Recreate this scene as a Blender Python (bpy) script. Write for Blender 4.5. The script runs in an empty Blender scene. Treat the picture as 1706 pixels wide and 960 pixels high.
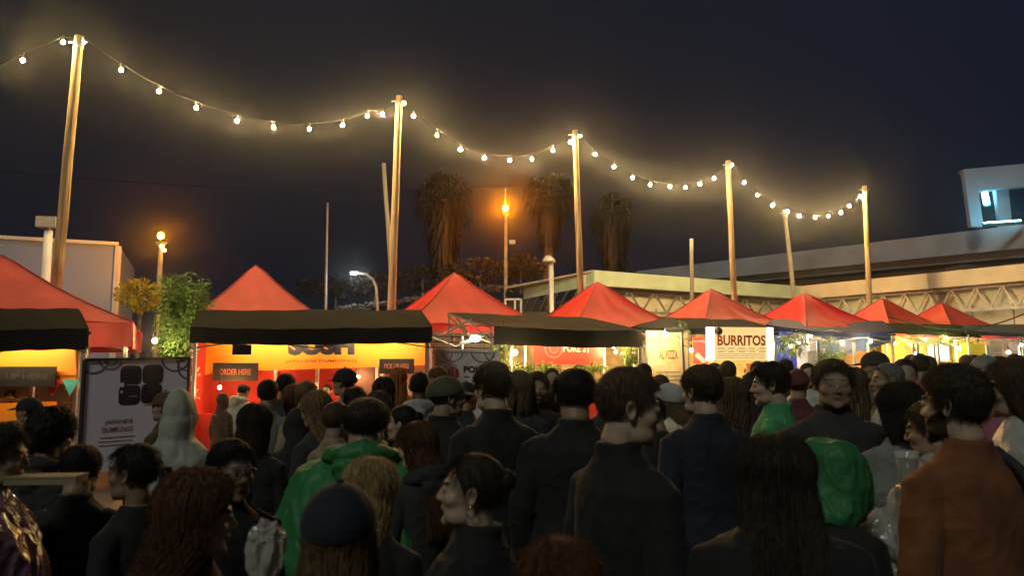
import bpy, math, random
import numpy as np
from mathutils import Vector, Matrix, noise
random.seed(7); RNG = np.random.default_rng(7)
sc = bpy.context.scene
R = math.radians
# ------------------------------------------------------------------ camera
F, HOR, CZ = 1250.0, 615.0, 1.8
PITCH = math.atan((HOR - 480) / F)
cam = bpy.data.cameras.new('camera'); camo = bpy.data.objects.new('camera', cam)
sc.collection.objects.link(camo); sc.camera = camo
camo.location = (0, 0, CZ); camo.rotation_euler = (R(90) + PITCH, 0, 0)
cam.sensor_width = 36; cam.lens = 36 * F / 1706; cam.clip_end = 2000; cam.clip_start = 0.05
cam.dof.use_dof = True; cam.dof.focus_distance = 13.0; cam.dof.aperture_fstop = 3.2
# ------------------------------------------------------------------ night sky
w = bpy.data.worlds.new('World'); sc.world = w; w.use_nodes = True
nt = w.node_tree; nt.nodes.clear()
def N(t, **k):
    n = nt.nodes.new(t)
    for a, b in k.items(): setattr(n, a, b)
    return n
wo = N('ShaderNodeOutputWorld'); bg = N('ShaderNodeBackground'); tc = N('ShaderNodeTexCoord'); sx = N('ShaderNodeSeparateXYZ')
nt.links.new(tc.outputs['Generated'], sx.inputs[0])
mz = N('ShaderNodeMapRange'); mz.inputs[1].default_value = 0.0; mz.inputs[2].default_value = 0.5
nt.links.new(sx.outputs['Z'], mz.inputs[0])
mxr = N('ShaderNodeMapRange'); mxr.inputs[1].default_value = -0.35; mxr.inputs[2].default_value = 0.55
nt.links.new(sx.outputs['X'], mxr.inputs[0])
top = N('ShaderNodeMix', data_type='RGBA'); top.inputs[6].default_value = (.0135, .0133, .0155, 1); top.inputs[7].default_value = (.0080, .0108, .0205, 1)
nt.links.new(mxr.outputs[0], top.inputs[0])
low = N('ShaderNodeMix', data_type='RGBA'); low.inputs[6].default_value = (.0072, .0088, .0158, 1)
nt.links.new(mz.outputs[0], low.inputs[0]); nt.links.new(top.outputs[2], low.inputs[7])
nz = N('ShaderNodeTexNoise'); nz.inputs['Scale'].default_value = 2.2; nz.inputs['Detail'].default_value = 3
nt.links.new(tc.outputs['Generated'], nz.inputs['Vector'])
nm = N('ShaderNodeMapRange'); nm.inputs[1].default_value = .3; nm.inputs[2].default_value = .7; nm.inputs[3].default_value = .85; nm.inputs[4].default_value = 1.2
nt.links.new(nz.outputs[0], nm.inputs[0]); nt.links.new(low.outputs[2], bg.inputs[0]); nt.links.new(nm.outputs[0], bg.inputs[1])
nt.links.new(bg.outputs[0], wo.inputs[0])
# weak sun added as general fill, standing in for unseen floodlights behind the camera
sl = bpy.data.lights.new('sun', 'SUN'); sl.energy = 0.68; sl.angle = R(12); sl.color = (.92, 1, .84)
so = bpy.data.objects.new('sun', sl); sc.collection.objects.link(so)
so.rotation_euler = (R(48), 0, R(-28))
sc.view_settings.view_transform = 'Standard'; sc.view_settings.look = 'None'
sc.view_settings.exposure = 0; sc.view_settings.gamma = 1; sc.view_settings.use_curve_mapping = False
cy = sc.cycles
cy.use_denoising = True; cy.max_bounces = 5; cy.diffuse_bounces = 3; cy.glossy_bounces = 2; cy.transmission_bounces = 4
cy.transparent_max_bounces = 8; cy.sample_clamp_indirect = 3; cy.use_light_tree = True; cy.volume_bounces = 0
# ------------------------------------------------------------------ helpers
def P(px, py, d):
    c, s = math.cos(PITCH), math.sin(PITCH); v = 480 - py
    y = F * c - v * s; z = F * s + v * c
    return Vector(((px - 853) * d / y, d, CZ + z * d / y))
ORI = {}
def tag(o, label=None, cat=None, group=None, kind=None):
    if label: o['label'] = label
    if cat: o['category'] = cat
    if group: o['group'] = group
    if kind: o['kind'] = kind
    return o
def thing(name, loc, label, cat, group=None):
    o = bpy.data.objects.new(name, None); sc.collection.objects.link(o); o.location = loc
    o.empty_display_size = .1; ORI[o] = Vector(loc)
    return tag(o, label, cat, group)
MATS = {}
def mat(name, col, rough=.7, var=.25, scale=6.0, bump=.0, bscale=40., sheen=0, metal=0, emit=0, trans=0, alpha=1, spec=.5, coat=0, stretch=None, transl=0):
    if name in MATS: return MATS[name]
    m = bpy.data.materials.new(name); m.use_nodes = True; t = m.node_tree; b = t.nodes['Principled BSDF']
    b.inputs['Roughness'].default_value = rough; b.inputs['Metallic'].default_value = metal
    b.inputs['Specular IOR Level'].default_value = spec
    if sheen: b.inputs['Sheen Weight'].default_value = sheen
    if coat: b.inputs['Coat Weight'].default_value = coat
    if trans: b.inputs['Transmission Weight'].default_value = trans
    if alpha < 1: b.inputs['Alpha'].default_value = alpha
    if emit:
        b.inputs['Emission Color'].default_value = (*col, 1); b.inputs['Emission Strength'].default_value = emit
        b.inputs['Base Color'].default_value = (*col, 1)
    else:
        c = t.nodes.new('ShaderNodeTexCoord'); mp = t.nodes.new('ShaderNodeMapping'); t.links.new(c.outputs['Object'], mp.inputs[0])
        if stretch: mp.inputs['Scale'].default_value = stretch
        n = t.nodes.new('ShaderNodeTexNoise'); n.inputs['Scale'].default_value = scale; n.inputs['Detail'].default_value = 5
        t.links.new(mp.outputs[0], n.inputs['Vector'])
        r = t.nodes.new('ShaderNodeValToRGB'); r.color_ramp.elements[0].position = .3; r.color_ramp.elements[1].position = .7
        r.color_ramp.elements[0].color = (*[x * (1 - var) for x in col], 1); r.color_ramp.elements[1].color = (*[min(1, x * (1 + var)) for x in col], 1)
        t.links.new(n.outputs[0], r.inputs[0]); t.links.new(r.outputs[0], b.inputs['Base Color'])
        if bump:
            n2 = t.nodes.new('ShaderNodeTexNoise'); n2.inputs['Scale'].default_value = bscale; n2.inputs['Detail'].default_value = 4
            t.links.new(mp.outputs[0], n2.inputs['Vector'])
            bp = t.nodes.new('ShaderNodeBump'); bp.inputs['Strength'].default_value = bump; bp.inputs['Distance'].default_value = .02
            t.links.new(n2.outputs[0], bp.inputs['Height']); t.links.new(bp.outputs[0], b.inputs['Normal'])
        if transl:
            tr = t.nodes.new('ShaderNodeBsdfTranslucent'); mx = t.nodes.new('ShaderNodeMixShader'); mx.inputs[0].default_value = transl
            t.links.new(r.outputs[0], tr.inputs[0]); t.links.new(b.outputs[0], mx.inputs[1]); t.links.new(tr.outputs[0], mx.inputs[2])
            t.links.new(mx.outputs[0], t.nodes['Material Output'].inputs[0])
    MATS[name] = m; return m
class MB:
    def __init__(s): s.v = []; s.f = []; s.m = []
    def add(s, vs, fs, mi=0):
        b = len(s.v); s.v += [Vector(x) for x in vs]; s.f += [tuple(b + i for i in q) for q in fs]; s.m += [mi] * len(fs); return s
    def box(s, c, sz, rz=0, mi=0):
        c = Vector(c); a, b, h = [x / 2 for x in sz]; M = Matrix.Rotation(rz, 3, 'Z')
        vs = [c + M @ Vector((x, y, z)) for x in (-a, a) for y in (-b, b) for z in (-h, h)]
        return s.add(vs, [(0, 1, 3, 2), (4, 6, 7, 5), (0, 4, 5, 1), (2, 3, 7, 6), (0, 2, 6, 4), (1, 5, 7, 3)], mi)
    def bar(s, p, q, wd, ht=None, mi=0):
        p, q = Vector(p), Vector(q); ht = ht or wd; d = (q - p).normalized()
        u = Vector((0, 0, 1)) if abs(d.z) < .95 else Vector((0, 1, 0)); a = d.cross(u).normalized() * wd / 2; b = a.cross(d).normalized() * ht / 2
        vs = [x + i * a + j * b for x in (p, q) for i in (-1, 1) for j in (-1, 1)]
        return s.add(vs, [(0, 1, 3, 2), (4, 6, 7, 5), (0, 4, 5, 1), (2, 3, 7, 6), (0, 2, 6, 4), (1, 5, 7, 3)], mi)
    def tube(s, pts, rad, n=8, mi=0, cap=True):
        pts = [Vector(p) for p in pts]; k = len(pts); rad = rad if isinstance(rad, (list, tuple)) else [rad] * k
        vs = []; pa = None
        for i, p in enumerate(pts):
            d = (pts[min(i + 1, k - 1)] - pts[max(i - 1, 0)]).normalized()
            if pa is None:
                u = Vector((0, 0, 1)) if abs(d.z) < .9 else Vector((0, 1, 0)); a = d.cross(u).normalized()
            else: a = (pa - d * pa.dot(d)).normalized()
            pa = a; b = d.cross(a); r = rad[i]; r = r if isinstance(r, tuple) else (r, r)
            for j in range(n):
                t = 2 * math.pi * j / n; vs.append(p + a * math.cos(t) * r[0] + b * math.sin(t) * r[1])
        fs = [(i * n + j, i * n + (j + 1) % n, (i + 1) * n + (j + 1) % n, (i + 1) * n + j) for i in range(k - 1) for j in range(n)]
        if cap: fs += [tuple(range(n - 1, -1, -1)), tuple(range((k - 1) * n, k * n))]
        return s.add(vs, fs, mi)
    def loft(s, rings, n=24, mi=0, p=2.0):   # rings (x,y,z,rx,ry)
        vs = []; k = len(rings)
        for (x, y, z, rx, ry) in rings:
            for j in range(n):
                t = 2 * math.pi * j / n; c, q = math.cos(t), math.sin(t)
                vs.append((x + rx * math.copysign(abs(c) ** (2 / p), c), y + ry * math.copysign(abs(q) ** (2 / p), q), z))
        fs = [(i * n + j, i * n + (j + 1) % n, (i + 1) * n + (j + 1) % n, (i + 1) * n + j) for i in range(k - 1) for j in range(n)]
        fs += [tuple(range(n - 1, -1, -1)), tuple(range((k - 1) * n, k * n))]
        return s.add(vs, fs, mi)
    def ball(s, c, r, sub=2, mi=0, sc3=(1, 1, 1)):
        import bmesh
        bm = bmesh.new(); bmesh.ops.create_icosphere(bm, subdivisions=sub, radius=1)
        c = Vector(c); r3 = [r * q for q in sc3]
        s.add([c + Vector((v.co.x * r3[0], v.co.y * r3[1], v.co.z * r3[2])) for v in bm.verts], [tuple(v.index for v in f.verts) for f in bm.faces], mi); bm.free(); return s
    def grid(s, fn, nu, nv, mi=0):
        vs = [fn(i / nu, j / nv) for j in range(nv + 1) for i in range(nu + 1)]
        return s.add(vs, [(j * (nu + 1) + i, j * (nu + 1) + i + 1, (j + 1) * (nu + 1) + i + 1, (j + 1) * (nu + 1) + i) for j in range(nv) for i in range(nu)], mi)
    def build(s, name, mats, parent=None, smooth=False, label=None, cat=None, group=None, kind=None, root=None):
        mats = mats if isinstance(mats, (list, tuple)) else [mats]
        if parent is None:
            xs = [v.x for v in s.v]; ys = [v.y for v in s.v]; o0 = Vector(((min(xs) + max(xs)) / 2, (min(ys) + max(ys)) / 2, min(v.z for v in s.v)))
        else: o0 = ORI[parent]
        me = bpy.data.meshes.new(name); me.from_pydata([tuple(v - o0) for v in s.v], [], s.f)
        for m in mats: me.materials.append(m)
        if len(mats) > 1: me.polygons.foreach_set('material_index', s.m)
        if smooth: me.polygons.foreach_set('use_smooth', [True] * len(me.polygons))
        me.update(); o = bpy.data.objects.new(name, me); sc.collection.objects.link(o); ORI[o] = o0
        if parent is None: o.location = o0
        else: o.parent = parent
        return tag(o, label, cat, group, kind)
class Panel:
    """a flat rectangle given by top-left, top-right and bottom-left corners (seen from its front)"""
    def __init__(s, TL, TR, BL, th=.02):
        s.o = Vector(TL); s.u = Vector(TR) - s.o; s.v = Vector(BL) - s.o; s.n = s.v.cross(s.u).normalized(); s.th = th
        if s.n.y > 0: s.n = -s.n
    def pt(s, u, v, off=0): return s.o + s.u * u + s.v * v + s.n * off
    def slab(s, mb=None, u0=0, u1=1, v0=0, v1=1, off=0, th=None, mi=0):
        mb = mb or MB(); th = th or s.th
        a = [s.pt(u, v, off + k) for k in (0, -th) for (u, v) in ((u0, v0), (u1, v0), (u1, v1), (u0, v1))]
        mb.add(a, [(0, 1, 2, 3), (7, 6, 5, 4), (0, 4, 5, 1), (1, 5, 6, 2), (2, 6, 7, 3), (3, 7, 4, 0)], mi); return mb
    def text(s, body, uc, vc, wu, hv, mt, parent, name='lettering', off=.006, bold=0.0):
        cu = bpy.data.curves.new('t', 'FONT'); cu.body = body; cu.size = 1; cu.extrude = 0; cu.offset = bold; cu.align_x = 'CENTER'; cu.resolution_u = 3
        o = bpy.data.objects.new('t', cu); sc.collection.objects.link(o); dg = bpy.context.evaluated_depsgraph_get()
        me = bpy.data.meshes.new_from_object(o.evaluated_get(dg)); co = [v.co.copy() for v in me.vertices]; fs = [tuple(p.vertices) for p in me.polygons]
        bpy.data.objects.remove(o); bpy.data.curves.remove(cu); bpy.data.meshes.remove(me)
        x0 = min(c.x for c in co); x1 = max(c.x for c in co); y0 = min(c.y for c in co); y1 = max(c.y for c in co)
        mb = MB(); mb.add([s.pt(uc + ((c.x - (x0 + x1) / 2) / (x1 - x0)) * wu, vc - ((c.y - (y0 + y1) / 2) / (y1 - y0)) * hv, off) for c in co], fs)
        return mb.build(name, mt, parent)
    def ring(s, mb, uc, vc, r, wd, off=.004, n=28, mi=0, clip=True):
        U = s.u.normalized(); V = s.v.normalized(); c = s.pt(uc, vc, off); lu, lv = s.u.length, s.v.length
        a = []
        for j in range(n):
            for rr in (r - wd / 2, r + wd / 2):
                x = uc * lu + rr * math.cos(2 * math.pi * j / n); y = vc * lv + rr * math.sin(2 * math.pi * j / n)
                if clip: x = min(max(x, .01), lu - .01); y = min(max(y, .01), lv - .01)
                a.append(s.o + U * x + V * y + s.n * off)
        mb.add(a, [(2 * j, 2 * ((j + 1) % n), 2 * ((j + 1) % n) + 1, 2 * j + 1) for j in range(n)], mi); return mb
    def disc(s, mb, uc, vc, ru, rv, off=.004, n=28, mi=0, p=2.0):
        U = s.u.normalized(); V = s.v.normalized(); c = s.pt(uc, vc, off)
        a = []
        for j in range(n):
            t = 2 * math.pi * j / n; q, k = math.cos(t), math.sin(t)
            a.append(c + U * ru * math.copysign(abs(q) ** (2 / p), q) + V * rv * math.copysign(abs(k) ** (2 / p), k))
        mb.add(a, [tuple(range(n))], mi); return mb
def nz3(v, s=1.0): return noise.noise(Vector(v) * s)
# ------------------------------------------------------------------ ground
def ground_fn(u, v):
    x = (u - .5) * 2; y = (v - .5) * 2; x = math.copysign(abs(x) ** 3, x) * 400; y = math.copysign(abs(y) ** 3, y) * 400 + 12
    return (x, y, 0)
g = mat('asphalt', (.05, .05, .052), .45, .4, .8, .5, 30)
MB().grid(ground_fn, 60, 60).build('ground', g, kind='structure')
hillm = mat('dark_earth', (.11, .1, .085), .95, .45, .7, .5, 4)
def hill_fn(u, v):
    x = -46 + u * 66; prof = [0, .55, .9, 1, 1, .95][int(v * 5)]; y = 32 + v * 16 + x * .05
    h = 4.6 + 1.05 * min(1, max(0, (x + 8) / 7)); h *= min(1, max(0.25, (x + 13.5) / 4)) if x < -4 else 1
    return (x, y, h * prof + .18 * nz3((x, y, 1), .6) * (v > 0) + .1 * nz3((x, y, 4), 2))
MB().grid(hill_fn, 150, 5).build('hill', hillm, kind='structure', smooth=True)
# ------------------------------------------------------------------ buildings behind
conc = mat('concrete', (.48, .46, .49), .85, .22, .5, .3, 3)
lilac = mat('painted_panel', (.27, .33, .55), .6, .1, .6)
trim = mat('white_trim', (.72, .7, .68), .5, .1, 2)
cream = mat('cream_metal', (.70, .60, .43), .5, .12, 1.5)
green_fa = mat('pale_green_metal', (.55, .66, .48), .5, .15, 1.2)
soffit = mat('soffit_boards', (.72, .6, .5), .7, .25, 1.5)
wallm = mat('pale_wall', (.75, .74, .62), .8, .2, .8, .2, 5)
# left building
t = thing('warehouse', (-15, 22, 0), 'long pale grey flat walled building with white corner trim beside the leftmost tent', 'building')
a, b = P(-160, 388, 20.2), P(198, 405, 22.2); a.z = b.z = 5.55
nrm = Vector((b.y - a.y, -(b.x - a.x), 0)).normalized()
mb = MB(); back = -nrm * 6
vs = [Vector((p.x, p.y, z)) + k * back for k in (0, 1) for p in (a, b) for z in (0, 5.5)]
mb.add(vs, [(0, 1, 3, 2), (4, 6, 7, 5), (0, 4, 5, 1), (2, 3, 7, 6), (1, 5, 7, 3)]); mb.build('wall', lilac, t)
mb = MB(); mb.bar(Vector((a.x, a.y, 5.52)) + nrm * .03, Vector((b.x, b.y, 5.52)) + nrm * .03, .12, .1); mb.build('top_trim', trim, t)
MB().bar(Vector((b.x, b.y, 0)) + nrm * .035, Vector((b.x, b.y, 5.45)) + nrm * .035, .13, .13).build('corner_trim', trim, t)
MB().bar(Vector((a.x, a.y, 3.0)) + nrm * .015, Vector((b.x, b.y, 3.0)) + nrm * .015, .05, .05).build('rail', trim, t)

# canopy buildings: fascia + soffit truss + wall
def canopy_building(name, A, B, z, fh, depth, fm, wm, label, nb, truss_col, side=None):
    A = Vector((A.x, A.y, 0)); B = Vector((B.x, B.y, 0)); d = (B - A).normalized(); n = Vector((d.y, -d.x, 0)); n = n if n.y < 0 else -n
    t = thing(name, A.lerp(B, .5), label, 'building'); L = (B - A).length
    up = Vector((0, 0, 1))
    mb = MB(); mb.add([A + up * z, B + up * z, B + up * (z - fh), A + up * (z - fh), A + up * z - n * .15, B + up * z - n * .15, B + up * (z - fh) - n * .15, A + up * (z - fh) - n * .15],
        [(0, 3, 2, 1), (4, 5, 6, 7), (0, 1, 5, 4), (3, 7, 6, 2), (0, 4, 7, 3), (1, 2, 6, 5)]); mb.build('fascia', fm, t)
    mb = MB(); mb.add([A + up * (z - .05) - n * .15, B + up * (z - .05) - n * .15, B + up * (z - .05) - n * depth, A + up * (z - .05) - n * depth,
                       A + up * (z + .02) - n * .15, B + up * (z + .02) - n * .15, B + up * (z + .02) - n * depth, A + up * (z + .02) - n * depth],
                      [(0, 1, 2, 3), (4, 5, 6, 7), (0, 4, 5, 1), (2, 3, 7, 6), (0, 3, 7, 4), (1, 5, 6, 2)]); mb.build('roof', soffit, t)
    if side:
        mb = MB(); S = side; mb.add([A + up * z, S + up * z, S + up * (z - fh), A + up * (z - fh)] + [q + Vector((.1, .1, 0)) for q in (A + up * z, S + up * z, S + up * (z - fh), A + up * (z - fh))],
            [(0, 1, 2, 3), (7, 6, 5, 4), (0, 4, 5, 1), (3, 2, 6, 7)]); mb.build('side_fascia', fm, t)
        mb = MB(); mb.add([S + up * (z - .06), A + up * (z - .06), A + up * (z - .06) - n * depth], [(0, 1, 2)])
        mb.build('side_soffit', soffit, t)
        mb = MB(); q0 = A + up * (z - fh - .02); q1 = S + up * (z - fh - .02)
        for k in range(7):
            p = q0.lerp(q1, (k + .3) / 7); mb.bar(p, p - n * 1.6 - up * .9 + d * .4, .06)
        mb.build('side_brace', truss_col, t)
        mb = MB(); s2 = S + (A - S).normalized() * .5; a2 = A - n * depth
        s2 = S - n * 1.2; mb.add([Vector((s2.x, s2.y, 0)), Vector((a2.x, a2.y, 0)), Vector((a2.x, a2.y, z - .1)), Vector((s2.x, s2.y, z - .1))], [(0, 1, 2, 3)]); mb.build('side_wall', hillm, t)
    off = -n * .3; top_ = z - fh - .05; bot = z - fh - .78
    mb = MB(); mb.bar(A + off + up * top_, B + off + up * top_, .09); mb.bar(A + off + up * bot, B + off + up * bot, .09)
    for k in range(nb):
        p = A.lerp(B, k / nb) + off; q = A.lerp(B, (k + .5) / nb) + off; r = A.lerp(B, (k + 1) / nb) + off
        mb.bar(p + up * bot, q + up * top_, .055); mb.bar(q + up * top_, r + up * bot, .055)
    mb.build('truss', truss_col, t)
    off = -n * .55
    mb = MB(); mb.add([A + off + up * 0, B + off, B + off + up * (z - .1), A + off + up * (z - .1), A + off - n * .2, B + off - n * .2, B + off - n * .2 + up * (z - .1), A + off - n * .2 + up * (z - .1)],
                      [(0, 1, 2, 3), (7, 6, 5, 4), (0, 3, 7, 4), (1, 5, 6, 2)]); mb.build('wall', wm, t)
    mb = MB()
    for k in range(int(L / 1.2)):
        p = A.lerp(B, (k + .5) / (L / 1.2)) + off + n * .012; mb.bar(p + up * .1, p + up * (z - 1.1), .03, .02)
    mb.build('wall_joint', mat('joint2', (.3, .29, .25)), t)
    return t
tru_g = mat('grey_steel', (.23, .22, .19), .5); tru_w = mat('white_steel', (.68, .63, .56), .5)
A = P(990, 446, 24.2); B = P(1335, 476, 29); S = P(872, 478, 29); S.z = 0
canopy_building('canopy_building', A, B, 5.0, .5, 6, green_fa, wallm, 'low building with pale green fascia and truss canopy behind the middle tents', 9, tru_g, side=S)
A2 = P(1264, 486, 30.5); B2 = P(1890, 425, 20.5)
canopy_building('canopy_building', A2, B2, 5.0, .52, 6, cream, wallm, 'low building with cream fascia and white zigzag truss behind the right hand tents', 16, tru_w)
# small shed frame behind third tent
t = thing('window_frame_shed', P(858, 520, 25) * 1.0 + Vector((0, 0, -3.7)), 'dark lean-to shed with small white window frame behind the third red tent', 'shed')
c = P(835, 505, 26)
MB().box((c.x - .2, c.y + 1.2, 1.9), (3.6, 2, 3.8)).build('wall', hillm, t)
mb = MB(); p0, p1, p2, p3 = P(842, 499, 26.1), P(868, 499, 26.1), P(868, 530, 26.1), P(842, 530, 26.1)
for a_, b_ in ((p0, p1), (p1, p2), (p2, p3), (p3, p0), (P(858, 499, 26.1), P(858, 530, 26.1))): mb.bar(a_, b_, .07)
mb.build('window_frame', trim, t)
# elevated road
t = thing('viaduct', (30, 46, 0), 'grey concrete elevated road rising behind the right hand building', 'bridge')
q0, q1 = P(1060, 452, 64), P(1900, 350, 36)
dz = Vector(((q1 - q0).x, (q1 - q0).y, 0)).normalized(); n = Vector((dz.y, -dz.x, 0)); n = n if n.y < 0 else -n
def girder(mb, a, b, zt0, zt1, h, wdt, off):
    vs = [p + n * o + Vector((0, 0, zz)) for (p, zz0) in ((a, zt0), (b, zt1)) for (o, zz) in ((off, zz0), (off, zz0 - h), (off - wdt, zz0 - h), (off - wdt, zz0))]
    mb.add(vs, [(0, 1, 5, 4), (1, 2, 6, 5), (2, 3, 7, 6), (3, 0, 4, 7), (0, 3, 2, 1), (4, 5, 6, 7)])
f0, f1 = Vector((q0.x, q0.y, 0)), Vector((q1.x, q1.y, 0))
mb = MB(); girder(mb, f0, f1, q0.z, q1.z, 1.3, .35, 0); mb.build('parapet', conc, t)
mb = MB(); girder(mb, f0, f1, q0.z - 1.0, q1.z - 1.0, .75, 9, -.351); mb.build('deck', mat('concrete_dark', (.28, .26, .26), .9, .2, .5, .3, 3), t)
mb = MB(); girder(mb, f0, f1, q0.z - 1.76, q1.z - 1.76, 1.1, 4, -2.2); mb.build('box_girder', mat('concrete_dark', (.28, .26, .26)), t)
for (px, d) in ((1672, 42.5), (1335, 54)):
    c = P(px, 430, d); mb = MB().box((c.x, c.y + 3.0, (c.z + .4) / 2), (3.2 if px > 1500 else 1.6, 3, c.z + .4)); mb.build('pier', mat('pier_concrete', (.48, .47, .56), .9, .15, .5), t)
# gantry frame on the viaduct
t = thing('gantry', P(1655, 368, 41), 'concrete portal frame with cyan lit underside above the elevated road', 'gantry')
def prism(name, pts, dep, m, par):
    mb = MB(); k = len(pts); mb.add(pts + [p + Vector((0, dep, 0)) for p in pts], [tuple(range(k)), tuple(range(2 * k - 1, k - 1, -1))] + [(i, i + k, (i + 1) % k + k, (i + 1) % k) for i in range(k)])
    return mb.build(name, m, par)
pc = mat('pier_concrete', (.48, .47, .56))
prism('column', [P(1605, 282, 41), P(1627, 296, 41), P(1639, 378, 41), P(1618, 378, 41)], .3, pc, t)
prism('column', [P(1659, 314, 41.4), P(1680, 312, 41.4), P(1687, 378, 41.4), P(1667, 378, 41.4)], .3, pc, t)
prism('column', [P(1745, 312, 41.4), P(1770, 310, 41.4), P(1775, 378, 41.4), P(1750, 378, 41.4)], .3, pc, t)
prism('beam', [P(1605, 282, 40.99), P(1800, 264, 40.99), P(1800, 302, 40.99), P(1636, 317, 40.99)], .6, pc, t)
t = thing('tube_lamp', P(1643, 340, 42.2), 'upright cyan fluorescent tube lamp inside the concrete portal frame', 'lamp')
cyan = mat('cyan_light', (.25, .85, 1), emit=26)
MB().bar(P(1640, 319, 42), P(1644, 340, 42), .22).build('tube', cyan, t)
MB().bar(P(1639, 316, 42.25), P(1645, 344, 42.25), .34, .12).build('backing', tru_g, t)
t = thing('tube_lamp', P(1690, 332, 39.6), 'cyan floodlight bar fixed low in front of the portal beam', 'lamp')
MB().bar(P(1640, 372, 39.8), P(1700, 368, 39.8), .1).build('tube', mat('cyan_soft', (.2, .8, 1), emit=40), t)
MB().bar(P(1638, 375, 39.8), P(1702, 371, 39.8), .2, .16).build('housing', tru_g, t)
# ------------------------------------------------------------------ poles
wood = mat('pole_wood', (.5, .36, .19), .75, .6, 3, .6, 18, stretch=(6, 6, .35))
greyw = mat('grey_pole_wood', (.3, .28, .23), .8, .3, 3, .5, 18, stretch=(6, 6, .35))
galv = mat('galvanised_steel', (.5, .5, .48), .45, .15, 5, metal=.3)
def pole(xb, yb, xt, yt, d, r0, r1, m, label, name='wooden_pole', cat='pole', group='tall poles carrying the festoon lights', hooks=True):
    r0 *= .78; r1 *= .78; Pt, Pb = P(xt, yt, d), P(xb, yb, d); k = Pt.z / (Pt.z - Pb.z); base = Pt + (Pb - Pt) * k
    t = thing(name, base, label, cat, group)
    pts = [base.lerp(Pt, i / 14) + Vector((.004 * math.sin(i * 1.7 + d), 0, 0)) * (0 < i < 14) for i in range(15)]
    MB().tube(pts, [r0 + (r1 - r0) * i / 14 for i in range(15)], 14).build('shaft', m, t, smooth=True)
    if hooks:
        MB().tube([Pt + Vector((0, 0, -.22)), Pt + Vector((0, 0, -.17))], r1 * 1.12, 14).build('band', galv, t)
        MB().tube([Pt + Vector((-.16, -.02, -.12)), Pt + Vector((.16, -.02, -.12))], .012, 6).build('hook', galv, t)
    return Pt
pole(92, 495, 132, 60, 12.8, .135, .095, wood, 'nearest wooden light pole leaning right, behind the leftmost red tent')
pole(652, 515, 665, 160, 15.7, .13, .09, wood, 'wooden light pole standing between the second and third red tents')
pole(967, 480, 958, 217, 17.9, .12, .085, wood, 'wooden light pole rising behind the fourth red tent')
pole(1223, 500, 1213, 268, 20.5, .12, .09, wood, 'wooden light pole rising behind the right slope of the fifth red tent')
pole(1448, 490, 1440, 310, 23.4, .12, .09, wood, 'wooden light pole with the end of the festoon cable, behind the seventh red tent')
pole(1322, 485, 1307, 350, 26, .12, .09, greyw, 'thin grey pole topped by one bulb behind the bright red tent', group=None)
pole(650, 430, 639, 272, 21, .09, .075, greyw, 'slim grey leaning pole just left of a taller wooden pole', hooks=False, group=None)
pole(1153, 500, 1152, 398, 21, .075, .07, greyw, 'short dark grey post behind the fifth red tent left slope', hooks=False, group=None)
pole(543, 485, 546, 338, 34, .1, .06, galv, 'thin distant metal mast on the dark hillside', name='mast', cat='mast', hooks=False, group=None)
# pipe with box floodlight next to warehouse
t = thing('floodlight_post', P(78, 470, 14) * 1 + Vector((0, 0, -3.42)), 'white pipe post with grey box floodlight in front of the pale building', 'lamp post')
MB().tube([Vector((P(76, 480, 14).x, 14, 0)), P(81, 384, 14)], .075, 12).build('post', trim, t, smooth=True)
MB().box(P(80, 371, 14) + Vector((0, 0, 0)), (.34, .25, .2), .2).build('lamp_head', mat('lamp_grey', (.4, .4, .38), .5), t)
MB().tube([P(81, 384, 14), P(81, 379, 14)], .04, 8).build('bracket', galv, t)
t = thing('vent_post', P(918, 430, 21) * 1 + Vector((0, 0, -4.9)), 'pale metal post with mushroom cap behind the gap left of the fourth tent', 'post')
MB().tube([Vector((P(920, 500, 21).x, 21, 0)), P(918, 437, 21)], .07, 10).build('post', galv, t, smooth=True)
MB().loft([(P(914, 437, 21).x, 21, P(914, 437, 21).z, .2, .2), (P(914, 437, 21).x, 21, P(914, 432, 21).z, .17, .17), (P(914, 437, 21).x, 21, P(914, 426, 21).z, .06, .06)], 14).build('cap', galv, t, smooth=True)
# ------------------------------------------------------------------ festoon
bulbm = mat('festoon_bulb', (1, .66, .26), emit=2250)
blackpl = mat('black_plastic', (.02, .02, .02), .4)
dp = [(38, 12.3), (132, 12.8), (665, 15.7), (958, 17.9), (1213, 20.5), (1440, 23.4), (1500, 24)]
def dep(x):
    return float(np.interp(x, [a for a, _ in dp], [b for _, b in dp]))
spans = [[(-60, 128), (38, 100), (105, 70), (132, 62)],
         [(132, 62), (138, 70), (202, 116), (265, 152), (327, 179), (395, 201), (456, 212), (515, 215), (571, 208), (612, 193), (637, 190), (665, 166)],
         [(665, 166), (673, 172), (689, 193), (728, 225), (767, 249), (807, 263), (849, 267), (886, 265), (921, 250), (950, 237), (958, 222)],
         [(958, 222), (966, 226), (992, 257), (1023, 278), (1054, 296), (1083, 308), (1116, 311), (1142, 312), (1166, 307), (1190, 297), (1213, 272)],
         [(1213, 272), (1219, 275), (1240, 304), (1262, 325), (1287, 342), (1312, 352), (1332, 360), (1358, 362), (1380, 360), (1401, 354), (1415, 343), (1433, 327), (1440, 315)]]
slab = ['festoon cable end with bulbs running out past the nearest pole', 'longest festoon of warm bulbs sagging from the nearest pole to the second pole',
        'festoon of warm bulbs sagging between the second and third poles', 'festoon of warm bulbs sagging between the third and fourth poles',
        'farthest festoon of warm bulbs sagging to the last pole']
import bmesh
_b = MB().ball((0, 0, 0), .031, 2, sc3=(1, 1, 1.15)); bulb_me = None
sock = MB().loft([(0, 0, .03, .016, .016), (0, 0, .12, .02, .02)], 8)
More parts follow.
